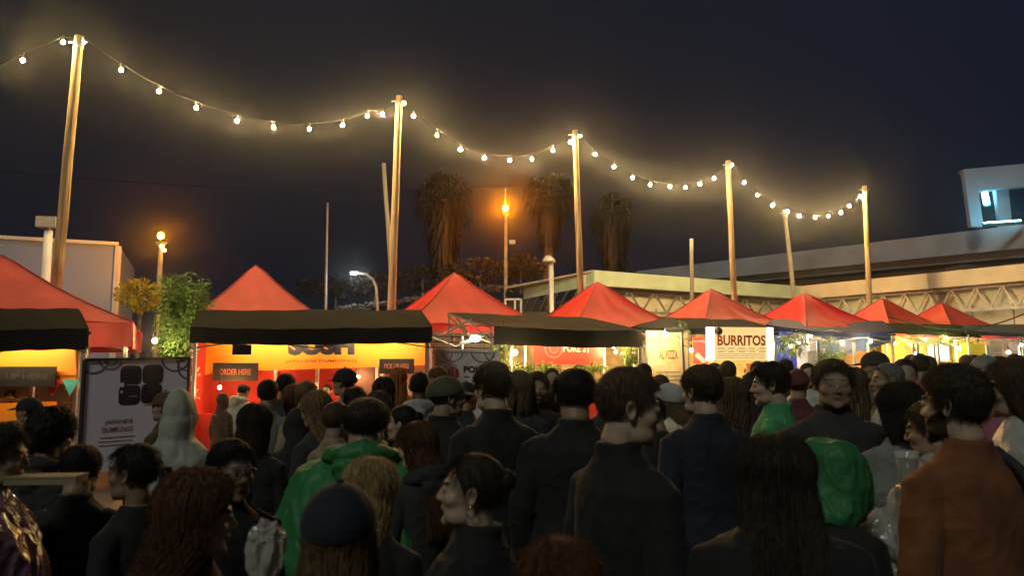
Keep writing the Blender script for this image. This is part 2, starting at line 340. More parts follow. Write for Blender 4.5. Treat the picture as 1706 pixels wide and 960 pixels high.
def bulb(par, p, m=bulbm, r=1.0):
    global bulb_me, sock_me
    if bulb_me is None:
        bulb_me = bpy.data.meshes.new('bulb'); bulb_me.from_pydata([tuple(v) for v in _b.v], [], _b.f); bulb_me.materials.append(bulbm)
        bulb_me.polygons.foreach_set('use_smooth', [True] * len(bulb_me.polygons))
        sock_me = bpy.data.meshes.new('socket'); sock_me.from_pydata([tuple(v) for v in sock.v], [], sock.f); sock_me.materials.append(blackpl)
    b = bpy.data.objects.new('bulb', bulb_me); sc.collection.objects.link(b); b.parent = par; b.location = Vector(p) - ORI[par]; b.scale = (r, r, r)
    if m is not bulbm: b.material_slots[0].link = 'OBJECT'; b.material_slots[0].material = m
    s = bpy.data.objects.new('socket', sock_me); sc.collection.objects.link(s); s.parent = b
    return b
for k, sp in enumerate(spans):
    pts = [P(x, y, dep(x)) for x, y in sp]
    t = thing('string_lights', pts[0], slab[k], 'string lights', 'festoon light strings')
    ins = pts[1:-1]; line = [pts[0]]
    for i in range(1, len(pts)):
        a_, b_ = line[-1] if i == 1 else pts[i - 1] + Vector((0, 0, .12)), (pts[i] + Vector((0, 0, .12))) if i < len(pts) - 1 else pts[i]
        for s_ in (.33, .66, 1): q = a_.lerp(b_, s_); q.z -= .03 * math.sin(math.pi * s_); line.append(q)
    MB().tube(line, .0045, 6).build('cable', mat('cable_rubber', (.008, .008, .008), .9, spec=.05), t, smooth=True)
    for p in ins: bulb(t, p)
# thin overhead wires
for (a_, b_, lb) in (((0, 285, 30), (860, 310, 40), 'thin overhead wire crossing the sky left of the palms'),
                     ((1480, 528, 19), (1760, 498, 17), 'thin dark cable sagging in front of the cream building at far right')):
    p, q = P(*a_), P(*b_); pts = [p.lerp(q, i / 20) - Vector((0, 0, .5 * math.sin(math.pi * i / 20))) for i in range(21)]
    MB().tube(pts, .016, 5).build('overhead_wire', mat('wire', (.03, .03, .03), .8, spec=.1), label=lb, cat='wire', smooth=True)
# ------------------------------------------------------------------ street lamps
sodium = mat('sodium_light', (1, .25, .0012), emit=3000)
coolw = mat('cool_street_light', (.85, .95, 1), emit=220)
def straight_lamp(px, py, yb, d, lb, r=.14, nlamp=1):
    h = P(px, py, d); sm = sodium if d > 25 else mat('sodium_near', (1, .28, .0025), emit=1000); t = thing('street_lamp', (h.x + .02, d, 0), lb, 'street lamp')
    MB().tube([(h.x + .02, d, 0), (h.x + .02, d, h.z - .2)], [.1, .06], 10).build('post', mat('lamp_post', (.42, .36, .24), .6), t, smooth=True)
    MB().tube([(h.x + .02, d, h.z - .34), (h.x + .02, d, h.z - .18)], [.07, .16], 12).build('collar', galv, t)
    l = MB().ball(h, r, 2, sc3=(1, 1, 1.1)).build('lantern', sm, t, smooth=True)
    return t, h
t, h = straight_lamp(842, 347, 460, 30, 'orange glowing sodium lamp on a tall post between the palms', .11)
MB().tube([h + Vector((0, .1, .1)), h + Vector((0, .1, .85))], .02, 6).build('antenna', galv, t)
MB().box(h + Vector((.28, 0, -1.4)), (.25, .2, .16)).build('small_box', trim, t)
t, h = straight_lamp(268, 393, 480, 21, 'orange glowing lamp on a post behind the tall leafy bamboo plant', .085)
mb = MB().ball(h + Vector((.06, -.05, -.3)), .07, 1).ball(h + Vector((.14, -.05, -.42)), .06, 1); mb.build('lower_bulb', mat('sodium_soft', (1, .5, .12), emit=14), t)
h = P(590, 455, 34); b_ = P(629, 515, 34)
t = thing('street_lamp', (b_.x, 34, 0), 'curved grey street lamp with small white light behind the second tent', 'street lamp')
pts = [(b_.x, 34, 0), (b_.x, 34, b_.z), P(627, 480, 34), P(621, 465, 34), P(610, 457, 34), P(598, 455, 34)]
MB().tube(pts, [.09, .07, .06, .055, .05, .05], 8).build('post', galv, t, smooth=True)
MB().box(P(592, 453.5, 34), (.5, .2, .06)).build('lamp_head', galv, t)
MB().ball(h, .1, 2, sc3=(1.6, 1, .8)).build('lens', coolw, t, smooth=True)
# ------------------------------------------------------------------ vegetation
def leafm(n, c, v=.5, tr=.3): return mat(n, c, .55, v, 3, transl=tr)
palm_leaf = leafm('palm_leaf', (.013, .017, .008)); palm_dead = leafm('dead_palm_leaf', (.026, .021, .016), .5, .15); bark = mat('bark', (.12, .09, .07), .9, .4, 4, .5, 10)
def palm(px, ytop, ybot, d, rad, lb, sw):
    T = P(px, ytop, d); Bt = P(px, ybot, d); x, z1 = T.x, T.z - rad * .85
    t = thing('palm_tree', (x, d, 0), lb, 'palm tree', 'fan palms behind the market')
    MB().tube([(x + .08 * math.sin(i), d, z1 * i / 8) for i in range(9)], [.34 - .015 * i for i in range(9)], 12).build('trunk', bark, t, smooth=True)
    mb = MB(); rn = random.Random(int(px))
    for k in range(66):
        az = rn.uniform(0, 6.283); el = rn.uniform(-.75, 1.35); L = rad * rn.uniform(.5, .75)
        dr = Vector((math.cos(az) * math.cos(el), math.sin(az) * math.cos(el), math.sin(el)))
        c0 = Vector((x, d, z1)); c1 = c0 + dr * L * .75 - Vector((0, 0, .1)); mb.tube([c0, c1], [.03, .015], 3)
        sd = dr.cross(Vector((0, 0, 1))).normalized(); upv = sd.cross(dr)
        for j in range(15):
            a = (j - 7) / 7 * 1.35; bl = rad * rn.uniform(.4, .58)
            v = dr * math.cos(a) + sd * math.sin(a); e = c1 + v * bl * .7 + upv * .05; tip = c1 + v * bl - Vector((0, 0, bl * rn.uniform(.2, .6))); wv = v.cross(upv).normalized() * .035
            mb.add([c1 - wv * .3, c1 + wv * .3, e + wv, e - wv, tip], [(0, 1, 2, 3), (3, 2, 4)])
    mb.build('crown', palm_leaf, t)
    mb = MB()
    for k in range(900):
        f = rn.random(); z = z1 - .1 - f * (z1 - Bt.z - .4); rr = sw * (1 - .55 * f) * rn.uniform(.3, 1.05); az = rn.uniform(0, 6.283)
        p = Vector((x + rr * math.cos(az), d + rr * math.sin(az), z)); ln = rn.uniform(.4, 1.0); q = p + Vector((rn.uniform(-.12, .12) + .12 * math.cos(az), rn.uniform(-.1, .1), -ln))
        s_ = Vector((-math.sin(az), math.cos(az), 0)) * rn.uniform(.03, .07); mb.add([p - s_ * .5, p + s_ * .5, p.lerp(q, .6) + s_, q, p.lerp(q, .6) - s_], [(0, 1, 2, 3, 4)])
    mb.build('dead_frond_skirt', palm_dead, t)
palm(740, 283, 452, 36, 1.75, 'leftmost palm tree with shaggy hanging skirt left of the orange lamp', 1.15)
palm(915, 283, 405, 37, 1.5, 'middle palm tree between the orange lamp and the third light pole', .85)
palm(1020, 318, 448, 38, 1.4, 'rightmost palm tree with long shaggy skirt behind the pale green fascia', 1.1)
def leaf_cloud(mb, c, r3, n, L, W, rn, droop=.2, up=.2, noisek=1.0):
    for k in range(n):
        v = Vector((rn.gauss(0, 1), rn.gauss(0, 1), rn.gauss(0, 1))).normalized(); q = rn.random() ** .4
        p = Vector(c) + Vector((v.x * r3[0], v.y * r3[1], v.z * r3[2])) * q
        if nz3(p, 2.2 / noisek) < -.12: continue
        dr = (v + Vector((rn.uniform(-.8, .8), rn.uniform(-.8, .8), rn.uniform(-.5, .5) + up))).normalized(); l = L * rn.uniform(.6, 1.3)
        sd = dr.cross(Vector((rn.uniform(-1, 1), rn.uniform(-1, 1), rn.uniform(-1, 1)))).normalized() * W * rn.uniform(.6, 1.2)
        e = p + dr * l - Vector((0, 0, l * droop)); m = p + dr * l * .5
        mb.add([p, m + sd, e, m - sd], [(0, 1, 2, 3)])
rn = random.Random(3)
# tall bamboo like plant by the gap
c = P(299, 600, 12.6); bx = c.x
t = thing('bamboo_plant', (bx, 12.6, 0), 'tall leafy green bamboo plant lit at its foot between the two left stalls', 'plant')
mb = MB(); stems = MB()
for k in range(22):
    x0 = bx + rn.uniform(-.18, .18); y0 = 12.6 + rn.uniform(-.15, .15); x1 = bx + rn.uniform(-.33, .36); y1 = 12.6 + rn.uniform(-.3, .3); H = rn.uniform(2.7, 3.55)
    stems.tube([(x0, y0, 0), ((x0 + x1) / 2, (y0 + y1) / 2, H * .55), (x1, y1, H)], [.014, .01, .004], 5)
    for j in range(330):
        f = rn.uniform(.42, 1); q = Vector((x0 + (x1 - x0) * f, y0 + (y1 - y0) * f, H * f)); az = rn.uniform(0, 6.283); l = rn.uniform(.1, .24)
        dr = Vector((math.cos(az), math.sin(az), rn.uniform(-.2, .7))).normalized(); sd = dr.cross(Vector((0, 0, 1))).normalized() * rn.uniform(.014, .026)
        q = q + dr * rn.uniform(0, .1); mb.add([q, q + dr * l * .45 + sd, q + dr * l - Vector((0, 0, l * .35)), q + dr * l * .45 - sd], [(0, 1, 2, 3)])
stems.build('stem', mat('green_stem', (.12, .16, .05)), t, smooth=True); mb.build('foliage', leafm('bamboo_leaf', (.17, .32, .08), .5, .35), t)
MB().loft([(bx, 12.6, 0, .2, .2), (bx, 12.6, .4, .26, .26), (bx, 12.6, .42, .2, .2)], 16).build('pot', mat('pot', (.2, .1, .06)), t, smooth=True)
c = P(232, 492, 20.6)
t = thing('round_tree', (c.x, 20.6, 0), 'round bushy tree glowing orange under the street lamp', 'tree')
MB().tube([(c.x, 20.6, 0), (c.x + .05, 20.6, c.z - .3)], [.1, .05], 8).build('trunk', bark, t)
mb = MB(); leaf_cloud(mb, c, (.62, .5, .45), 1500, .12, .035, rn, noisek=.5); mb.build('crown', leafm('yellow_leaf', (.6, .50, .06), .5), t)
for (px, py, d, r3, n, lb) in ((800, 452, 33, (1.6, 1, .5), 1500, 'low dark shrub on the hill left of the orange lamp post'), (868, 446, 32, (1.0, .8, .55), 1200, 'rounded dark shrub on the hill right of the orange lamp post'),
                               (560, 478, 37, (2.2, 1, .5), 1400, 'dim low bush on the hill near the thin mast'), (705, 465, 36, (2.0, 1, .6), 1400, 'dark bush at the foot of the leftmost palm'), (625, 472, 36, (1.3, 1, .45), 900, 'small dark bush on the hill behind the curved lamp')):
    c = P(px, py, d); t = thing('bush', (c.x, d, max(0, c.z - r3[2])), lb, 'bush', 'bushes along the dark hill')
    mb = MB(); leaf_cloud(mb, c, r3, n, .22, .05, rn); mb.build('foliage', leafm('bush_leaf', (.04, .038, .018), .6), t)
    MB().tube([(c.x, d, c.z - r3[2] - .6), (c.x, d, c.z)], [.08, .03], 6).build('stem', bark, t)
mb = MB()
for k in range(420):
    px = rn.uniform(545, 905); x = P(px, 470, 34).x; y = 36 + rn.uniform(-1.2, 1.2); h = 4.6 + 1.05 * min(1, max(0, (x + 8) / 7)); h *= min(1, max(0.25, (x + 13.5) / 4)) if x < -4 else 1
    mb.ball((x, y, h + rn.uniform(-.1, .12)), rn.uniform(.04, .13), 1, sc3=(1.3, 1, rn.uniform(.6, 1)))
mb.build('rubble', mat('rubble_stone', (.13, .12, .11), .9, .5, 3), kind='stuff', label='loose pale rubble heaped along the hill top', cat='rubble')
# ------------------------------------------------------------------ red tents
redm = mat('red_canvas', (.74, .045, .035), .6, .14, 1.5, .25, 9, transl=.3)
redb = mat('bright_red_canvas', (.9, .02, .03), .55, .1, 1.5, .25, 9, transl=.3)
redf = mat('faded_red_canvas', (.74, .12, .095), .65, .14, 1.5, .25, 9, transl=.3)
steel = mat('tent_steel', (.55, .54, .5), .4, .1, 5, metal=.5)
u_ = Vector((math.cos(R(24.4)), math.sin(R(24.4)), 0)); n_ = Vector((u_.y, -u_.x, 0))
def red_tent(px, py, d, half, m, lb, seed, ze=2.5, zv=2.3):
    d += .75; half *= .96; A = P(px, py, d); c = Vector((A.x, A.y, 0)); t = thing('market_tent', c, lb, 'tent', 'red peaked market tents')
    cor = [c + u_ * (i * half) + n_ * (j * half) for i, j in ((-1, 1), (1, 1), (1, -1), (-1, -1))]
    mb = MB(); K, J = 14, 12
    for s in range(4):
        a, b = cor[s], cor[(s + 1) % 4]
        def fn(u, v, a=a, b=b, s=s):
            e = a.lerp(b, u); p = e.lerp(c, v); x = 1 - v
            z = ze + (A.z - ze) * (v - .07 * math.sin(math.pi * v) ** 1.0)
            z -= .05 * math.sin(math.pi * u) * math.sin(math.pi * min(1, v * 1.25)) * (1 + .6 * math.sin(seed * 3.1 + s))
            if v > .93: z = min(z, A.z - .03)
            z += .030 * nz3((p.x * 1.2 + seed * 7, p.y * 1.2, 0), 1.6) * min(1, 6 * u * (1 - u)) + .022 * math.sin(u * 19 + 9 * v + seed) * math.sin(math.pi * u) * (1 - v) + .045 * nz3((math.atan2(p.y - c.y, p.x - c.x) * 3 + seed * 9, v * 1.5, 3), 1.5) * (1 - v) * min(1, 6 * u * (1 - u))
            return Vector((p.x, p.y, z))
        mb.grid(fn, K, J)
    mb.build('canopy', m, t, smooth=True)
    mb = MB()
    for s in range(4):
        a, b = cor[s], cor[(s + 1) % 4]; o = (a.lerp(b, .5) - c).normalized()
        mb.grid(lambda u, v, a=a, b=b, o=o: (a.lerp(b, u) + o * (.006 + .02 * v * math.sin(u * 23 + seed))) + Vector((0, 0, ze - .004 - (ze - zv) * v - .03 * math.sin(math.pi * u))), 20, 3)
    mb.build('valance', m, t, smooth=True)
    mb = MB()
    for k_ in cor: mb.tube([Vector((k_.x, k_.y, ze)).lerp(Vector((c.x, c.y, A.z)), v) + Vector((0, 0, .012 - (A.z - ze) * .07 * math.sin(math.pi * v))) if v < .96 else Vector((c.x, c.y, A.z - .025)) for v in (0, .15, .3, .45, .6, .75, .88, .97)], .012, 5)
    mb.build('seam', mat('red_piping', (.35, .03, .03)), t, smooth=True)
    for k_ in cor:
        q = k_ + (c - k_).normalized() * .12
        MB().bar((q.x, q.y, 0), (q.x, q.y, ze - .05), .045).build('leg', steel, t)
    mb = MB()
    for s in range(4):
        a, b = cor[s] + (c - cor[s]) * .05, cor[(s + 1) % 4] + (c - cor[(s + 1) % 4]) * .05
        for i in range(3):
            p, q = a.lerp(b, i / 3), a.lerp(b, (i + 1) / 3)
            mb.bar(p + Vector((0, 0, ze - .08)), q + Vector((0, 0, ze - .4)), .02); mb.bar(p + Vector((0, 0, ze - .4)), q + Vector((0, 0, ze - .08)), .02)
    mb.tube([c + Vector((0, 0, ze - .3)), c + Vector((0, 0, A.z - .05))], .02, 6); mb.build('frame', steel, t)
red_tent(3, 423, 11.7, 2.2, redf, 'leftmost red peaked tent, cut off by the photo edge, with its red valance corner showing', 1, zv=2.14)
red_tent(426, 440, 13.6, 1.45, redf, 'faded salmon red peaked tent behind the yellow dumpling stall', 2)
red_tent(757, 453, 14.7, 1.5, redm, 'red peaked tent right of the tall middle light pole with crumpled faint print', 3, ze=2.62, zv=2.5)
red_tent(995, 468, 16.2, 1.5, redm, 'red peaked tent below the third light pole, in front of the green fascia corner', 4, ze=2.62, zv=2.5)
red_tent(1185, 480, 17.6, 1.32, redf, 'dull red peaked tent above the burritos sign', 5, ze=2.78, zv=2.66)
red_tent(1340, 487, 18.6, 1.45, redb, 'brightest scarlet peaked tent, above the blue tarpaulin', 6, ze=2.78, zv=2.66)
red_tent(1470, 496, 20.0, 1.32, redm, 'red peaked tent in front of the last light pole', 7, ze=2.78, zv=2.66)
red_tent(1568, 503, 21.2, 1.35, redm, 'farthest small red peaked tent at the right end of the row', 8, ze=2.78, zv=2.66)
red_tent(1740, 518, 23.0, 1.5, redm, 'red peaked tent partly beyond the right photo edge, low behind a grey awning', 9, ze=2.78, zv=2.66)
# ------------------------------------------------------------------ dark awnings in front
blk = mat('black_canvas', (.010, .0095, .009), .75, .3, 3, .3, 14, spec=.15); cnv_lit = mat('lit_dark_canvas', (.0115, .011, .008), .8, .3, 2, .3, 10, spec=.12)  # awning tops carry the olive tone of lit wet canvas in their colour
gry = mat('grey_canvas', (.05, .056, .062), .7, .25, 2, .3, 10, spec=.2); navy = mat('navy_tarpaulin', (.008, .016, .085), .6, .5, 2.5, .6, 8, spec=.15)
def awning(FL, FR, BR, BL, vh, topm, valm, lb, legs=(0, 1), sides=True, sag=.022, seed=0, extra=None, name='awning', truss=False):
    base = (FL + FR) / 2; base = Vector((base.x, base.y, 0)); t = thing(name, base, lb, 'awning', 'dark awnings in front of the stalls')
    def fn(u, v):
        p = FL.lerp(FR, u).lerp(BL.lerp(BR, u), v); p = p.copy(); p.z += -sag * math.sin(math.pi * u) * (1 - v * .5) + .018 * nz3((p.x + seed * 5, p.y, 0), 1.3) + .005 * math.sin(u * 31 + v * 5)
        return p
    mb = MB().grid(fn, 26, 8); mb.grid(lambda u, v: fn(u, v) - Vector((0, 0, .012)), 26, 8); mb.build('canopy', topm, t, smooth=True)
    mb = MB(); out = Vector((0, -1, 0))
    mb.grid(lambda u, v: fn(u, 0) + out * (.012 + .008 * v * math.sin(u * 27 + seed)) - Vector((0, 0, vh * v)), 40, 3)
    if sides:
        mb.grid(lambda u, v: fn(0, u) + Vector((-.012, 0, -vh * v)), 6, 3); mb.grid(lambda u, v: fn(1, u) + Vector((.012, 0, -vh * v)), 6, 3)
    mb.build('valance', valm, t, smooth=True)
    for k, (q, i) in enumerate(((FL, 1), (FR, -1), (BR, -1), (BL, 1))):
        if k in legs: MB().bar((q.x + .06 * i, q.y + .05, 0), (q.x + .06 * i, q.y + .05, q.z - .03), .045).build('leg', steel, t)
    mb = MB()
    for (a, b) in ((FL, BL), (FR, BR), (FL, FR)):
        a = a + Vector((0, .06, -.05)); b = b + Vector((0, -.0, -.05)); k = 2 if a is not FL else 3
        for i in range(k):
            p, q = a.lerp(b, i / k), a.lerp(b, (i + 1) / k); dn = Vector((0, 0, -.26))
            mb.bar(p, q + dn, .022); mb.bar(p + dn, q, .022)
    mb.build('frame', tru_g, t)
    return t
awning(P(-150, 545, 9.6), P(147, 547, 9.6), P(130, 514, 10.5), P(-150, 513, 10.5), .27, cnv_lit, blk, 'dark awning at the left edge over a yellow stall front', legs=(1,))
t = awning(P(318, 546, 11.2), P(719, 545, 11.3), P(700, 516, 12.0), P(334, 516, 12.0), .24, cnv_lit, blk, 'wide dark awning over the yellow dumpling stall', legs=(0, 1))
MB().box(P(403, 583, 11.2), (.28, .02, .15)).build('flap', blk, t)
t = awning(P(823, 544, 12.8), P(1071, 551, 14), P(985, 529, 15), P(745, 520, 13.8), .31, cnv_lit, blk, 'dark awning over the red poke stall with open gable frame on its left', legs=(0, 1), sides=False, seed=2)
awning(P(1052, 545, 15), P(1296, 549, 16.5), P(1236, 532, 17.2), P(1105, 529, 16), .12, cnv_lit, blk, 'thin drooping dark awning above the burritos sign', seed=3)
awning(P(1276, 541, 16.8), P(1492, 552, 17.8), P(1470, 535, 18.9), P(1290, 531, 18), .1, navy, navy, 'crumpled navy tarpaulin awning below the scarlet tent', seed=4, sag=.1)
awning(P(1452, 546, 18.3), P(1634, 556, 19.4), P(1600, 541, 20.6), P(1480, 538, 19.6), .1, cnv_lit, blk, 'olive awning sloping right below the two farthest red tents', seed=5)
awning(P(1610, 551, 19.2), P(1800, 557, 20.3), P(1780, 539, 21.6), P(1600, 541, 20.8), .1, gry, gry, 'grey awning at the right edge of the stall row', seed=6)
# ------------------------------------------------------------------ stalls
yel = mat('yellow_banner', (.9, .29, .015), .6, .08, 1.5); red_w = mat('red_wall', (.5, .03, .02), .6, .15, 2); crm = mat('cream_panel', (.75, .66, .45), .6)
ink = mat('dark_navy_ink', (.012, .012, .03), .5); blackb = mat('black_board', (.015, .014, .016), .5); dred = mat('dim_red_paint', (.35, .12, .10), .6)
whitep = mat('white_vinyl', (.86, .76, .88), .5, .06, 1.2); brownink = mat('brown_ink', (.28, .12, .03), .6); whitei = mat('white_ink', (.8, .76, .7), .5)
rosei = mat('rose_ring_ink', (.30, .20, .27), .6); navyr = mat('navy_ring_ink', (.07, .06, .12), .6); yel2 = mat('lemon_banner', (.85, .62, .04), .6, .08, 1.5)
warm = mat('warm_strip', (1, .70, .34), emit=95); warmb = mat('warm_bulb', (1, .68, .30), emit=1150); coolb = mat('cool_bulb', (.92, .95, 1), emit=880); greenb = mat('lime_bulb', (.65, 1, .04), emit=1100)
def strip(px0, py0, px1, py1, d, lb, m=warm):  # unseen tubes added under the awnings to light the banners and stalls
    a, b = P(px0, py0, d), P(px1, py1, d); t = thing('fill_strip', a, lb, 'lamp', 'added stall strip lights')
    MB().tube([a, b], .022, 8).build('tube', m, t, smooth=True); MB().bar(a + Vector((0, -.03, .035)), b + Vector((0, -.03, .035)), .06, .03).build('housing', blackpl, t)
def lamp(px, py, d, lb, m=warmb, r=1.0, drop=.5, grp='bare bulbs hanging in the stalls'):
    p = P(px, py, d); t = thing('hanging_bulb', p + Vector((0, 0, drop)), lb, 'lamp', grp); bulb(t, p, m, r)
    MB().tube([p + Vector((0, 0, .1)), p + Vector((0, 0, drop))], .006, 5).build('cord', blackpl, t)
def board(name, px0, py0, px1, py1, d, m, lb, cat, th=.03, d2=None, frame=None, txt=(), depth_l=None):
    d2 = d2 or d; TL, TR, BL = P(px0, py0, d), P(px1, py0, d2), P(px0, py1, d); BL.x = TL.x
    p = Panel(TL, TR, BL, th); t = thing(name, (TL + TR) / 2 + (BL - TL), lb, cat); p.slab().build('panel', m, t)
    if frame:
        mb = MB()
        for (a, b) in (((0, 0), (1, 0)), ((1, 0), (1, 1)), ((1, 1), (0, 1)), ((0, 1), (0, 0))): mb.bar(p.pt(*a, .003), p.pt(*b, .003), .03)
        mb.build('frame', frame, t)
    for x in txt: p.text(x[0], x[1], x[2], x[3], x[4], x[5], t, bold=x[6] if len(x) > 6 else 0)
    return t, p
# --- left stall
L0 = P(-150, 600, 10.6); 
t = thing('food_stall', (-6.6, 11.0, 0), 'yellow fronted food stall at the left photo edge with bright yellow counter', 'stall')
Panel(P(-150, 578, 10.5), P(125, 578, 10.5), P(-150, 626, 10.5)).slab().build('fascia', yel, t)
Panel(P(100, 622, 10.52), P(126, 622, 10.52), P(100, 640, 10.52)).slab().build('fascia_drop', yel, t)
Panel(P(-150, 560, 12.2), P(132, 560, 12.2), P(-150, 800, 12.2)).slab().build('back_wall', mat('dim_stall_wall', (.22, .2, .14), .8, .5, 2), t)
c0 = P(-150, 672, 10.5); c1 = P(55, 672, 10.5)
MB().box(((c0.x + c1.x) / 2, 10.75, c0.z / 2), (c1.x - c0.x, .6, c0.z)).build('counter', yel, t)
for px in (132, 60):
    q = P(px, 560, 10.9); MB().bar((q.x, q.y, 0), (q.x, q.y, 2.2), .05).build('post', steel, t)
board('sign_board', -60, 611, 93, 645, 10.4, blackb, 'black hanging sign board over the left edge yellow counter', 'sign', txt=(('PICK UP HERE', .55, .5, .75, .3, mat('faint_grey_ink', (.05, .043, .043)), .02),))
for k, px in enumerate((12, 36)):
    q = P(px, 668, 10.62); t = thing('food_tray', q, ('foil food tray at the left end of the yellow counter', 'foil food tray nearest the pennants on the yellow counter')[k], 'tray', 'trays on the left counter')
    MB().loft([(q.x, q.y, q.z - .02, .09, .07), (q.x, q.y, q.z + .03, .12, .09)], 12, p=4).build('tray_body', galv, t); MB().ball((q.x, q.y, q.z + .03), .08, 2, sc3=(1.2, .9, .4)).build('food', mat('fried_food', (.45, .2, .05), .6, .4, 20), t)
for (px, m, lb) in ((88, mat('pennant_red', (.7, .02, .03)), 'red bunting triangle right of the black sign'), (118, mat('pennant_cyan', (.1, .6, .62)), 'cyan bunting triangle left of the big white banner')):
    a, b, c = P(px - 14, 633, 10.45), P(px + 14, 633, 10.45), P(px - 2, 660, 10.45)
    MB().add([a, b, c, a + Vector((0, .01, 0)), b + Vector((0, .01, 0)), c + Vector((0, .01, 0))], [(0, 2, 1), (3, 4, 5), (0, 1, 4, 3), (1, 2, 5, 4), (2, 0, 3, 5)]).build('pennant', m, label=lb, cat='pennant')
strip(-60, 572, 90, 572, 10.1, 'added strip light hidden under the left edge awning')
t = thing('shelf_rack', P(133, 700, 11.2) - Vector((0, 0, 1.0)), 'narrow metal rack of stacked boxes between the left stall and the white banner', 'shelf')
q = P(133, 600, 11.5); rk = MB(); 
for sx_ in (-.12, .12): rk.bar((q.x + sx_, q.y, 0), (q.x + sx_, q.y, 2.1), .03)
rk.build('upright', steel, t)
for i in range(9): MB().box((q.x, q.y, .3 + i * .2), (.24, .3, .02)).build('shelf', steel, t)
for i in range(8):
    MB().box((q.x + .01 * (i % 3 - 1), q.y - .02, .37 + i * .2), (.18, .2, .1), .1 * (i % 3)).build('storage_box', (trim, mat('kraft', (.4, .27, .14)), greyw)[i % 3], label='%s box on the narrow metal rack, shelf %s from the floor' % (('white', 'brown', 'grey')[i % 3], ('one', 'two', 'three', 'four', 'five', 'six', 'seven', 'eight')[i]), cat='box', group='boxes on the narrow rack')
lamp(258, 568, 11.9, 'bright bulb hanging at the foot of the bamboo plant', warmb, 1.15)
# --- big white banner stand
TL, TR, BL = P(141, 600, 8.9), P(316, 597, 9.6), P(130, 790, 8.9)
t = thing('banner_stand', (TL + TR) / 2 - Vector((0, 0, (TL.z + TR.z) / 2)), 'large lilac white dumpling banner with four dark rounded letter squares', 'banner')
p = Panel(TL, TR, BL, .03); p.slab().build('banner', whitep, t)
mb = MB()
for (a, b) in (((0, 0), (1, 0)), ((1, 0), (1, 1)), ((0, 1), (0, 0))): mb.bar(p.pt(*a, .004), p.pt(*b, .004), .035)
mb.build('frame', blackpl, t)
for uu in (.02, .98): q = p.pt(uu, .5); MB().bar((q.x, q.y + .05, 0), (q.x, q.y + .05, q.z + .4), .04).build('leg', steel, t)
mb = MB(); W, H = p.u.length, p.v.length
for (uc, vc) in ((.43, .15), (.64, .145), (.425, .33), (.635, .325)): p.disc(mb, uc, vc, .125 * .95, .115 * 1.05, .004, 36, p=4.5 if vc > .2 else 4)
mb.build('letter_block', ink, t)
mb = MB()
p.disc(mb, .355, .235, .02, .03, .006, 12); p.disc(mb, .35, .30, .012, .02, .006, 12); mb.add([p.pt(.40, .235, .007), p.pt(.49, .235, .007), p.pt(.49, .24, .007), p.pt(.40, .24, .007)], [(0, 1, 2, 3)])
mb.add([p.pt(.42, .34, .007), p.pt(.5, .34, .007), p.pt(.5, .345, .007), p.pt(.42, .345, .007)], [(0, 1, 2, 3)]); mb.build('letter_gap', whitep, t)
mb = MB(); 
for (uc, vc, r) in ((.08, .0, .16), (.24, -.01, .13), (.24, .0, .07)): p.ring(mb, uc, vc, r, .025)
for (uc, vc, r) in ((1.0, .01, .15),): p.ring(mb, uc, vc, r, .022)
mb.build('ring_print', rosei, t)
mb = MB(); p.ring(mb, .86, .0, .16, .022); p.ring(mb, 1.03, .08, .17, .022); p.disc(mb, .93, .02, .022, .022); mb.build('ring_print', navyr, t)
p.text('JAPANESE', .34, .57, .26, .045, brownink, t, bold=.02); p.text('DUMPLINGS', .33, .635, .28, .045, brownink, t, bold=.02)
mb = MB()
for i, (a, b) in enumerate(((.17, .5), (.16, .47), (.16, .38))): mb.add([p.pt(a, .70 + i * .035, .005), p.pt(b, .70 + i * .035, .005), p.pt(b, .708 + i * .035, .005), p.pt(a, .708 + i * .035, .005)], [(0, 1, 2, 3)])
mb.build('small_print', brownink, t)
# --- dumpling stall
t = thing('food_stall', (-3.3, 12.8, 0), 'dumpling stall with red walls and wide yellow banner reading SUSH', 'stall')
p = Panel(P(326, 560, 12.0), P(709, 556, 12.0), P(326, 626, 12.0), .02); 
mb = MB(); q = [P(326, 560, 12.0), P(709, 556, 12.0), P(709, 609, 12.0), P(626, 612, 12.0), P(430, 618, 12.0), P(326, 627, 12.0)]
mb.add(q + [k + Vector((0, .02, 0)) for k in q], [tuple(range(5, -1, -1)), tuple(range(6, 12))] + [(i, (i + 1) % 6, (i + 1) % 6 + 6, i + 6) for i in range(6)]); mb.build('banner', yel, t)
p.text('SUSH', .545, .27, .29, .5, ink, t, bold=.075)
p.text('JAPANESE DUMPLINGS', .545, .675, .31, .085, mat('orange_brown_ink', (.35, .08, .015)), t, bold=.015)
p.text('J', .195, .33, .06, .2, ink, t, bold=.05)
Panel(P(318, 560, 12.3), P(630, 560, 12.3), P(318, 860, 12.3)).slab().build('back_wall', red_w, t)
Panel(P(622, 600, 12.31), P(712, 600, 12.31), P(622, 860, 12.31)).slab().build('cream_panel', crm, t)
Panel(P(592, 612, 12.26), P(623, 612, 12.26), P(592, 860, 12.26)).slab().build('door', mat('brown_door', (.12, .04, .025)), t)
for px in (460, 529, 628): a = P(px, 612, 12.2); MB().bar((a.x, a.y, 0), (a.x, a.y, a.z), .05).build('post', whitei, t)
a, b = P(320, 690, 11.9), P(700, 690, 11.9); MB().box(((a.x + b.x) / 2, 11.95, .55), (b.x - a.x, .5, 1.1)).build('counter', red_w, t)
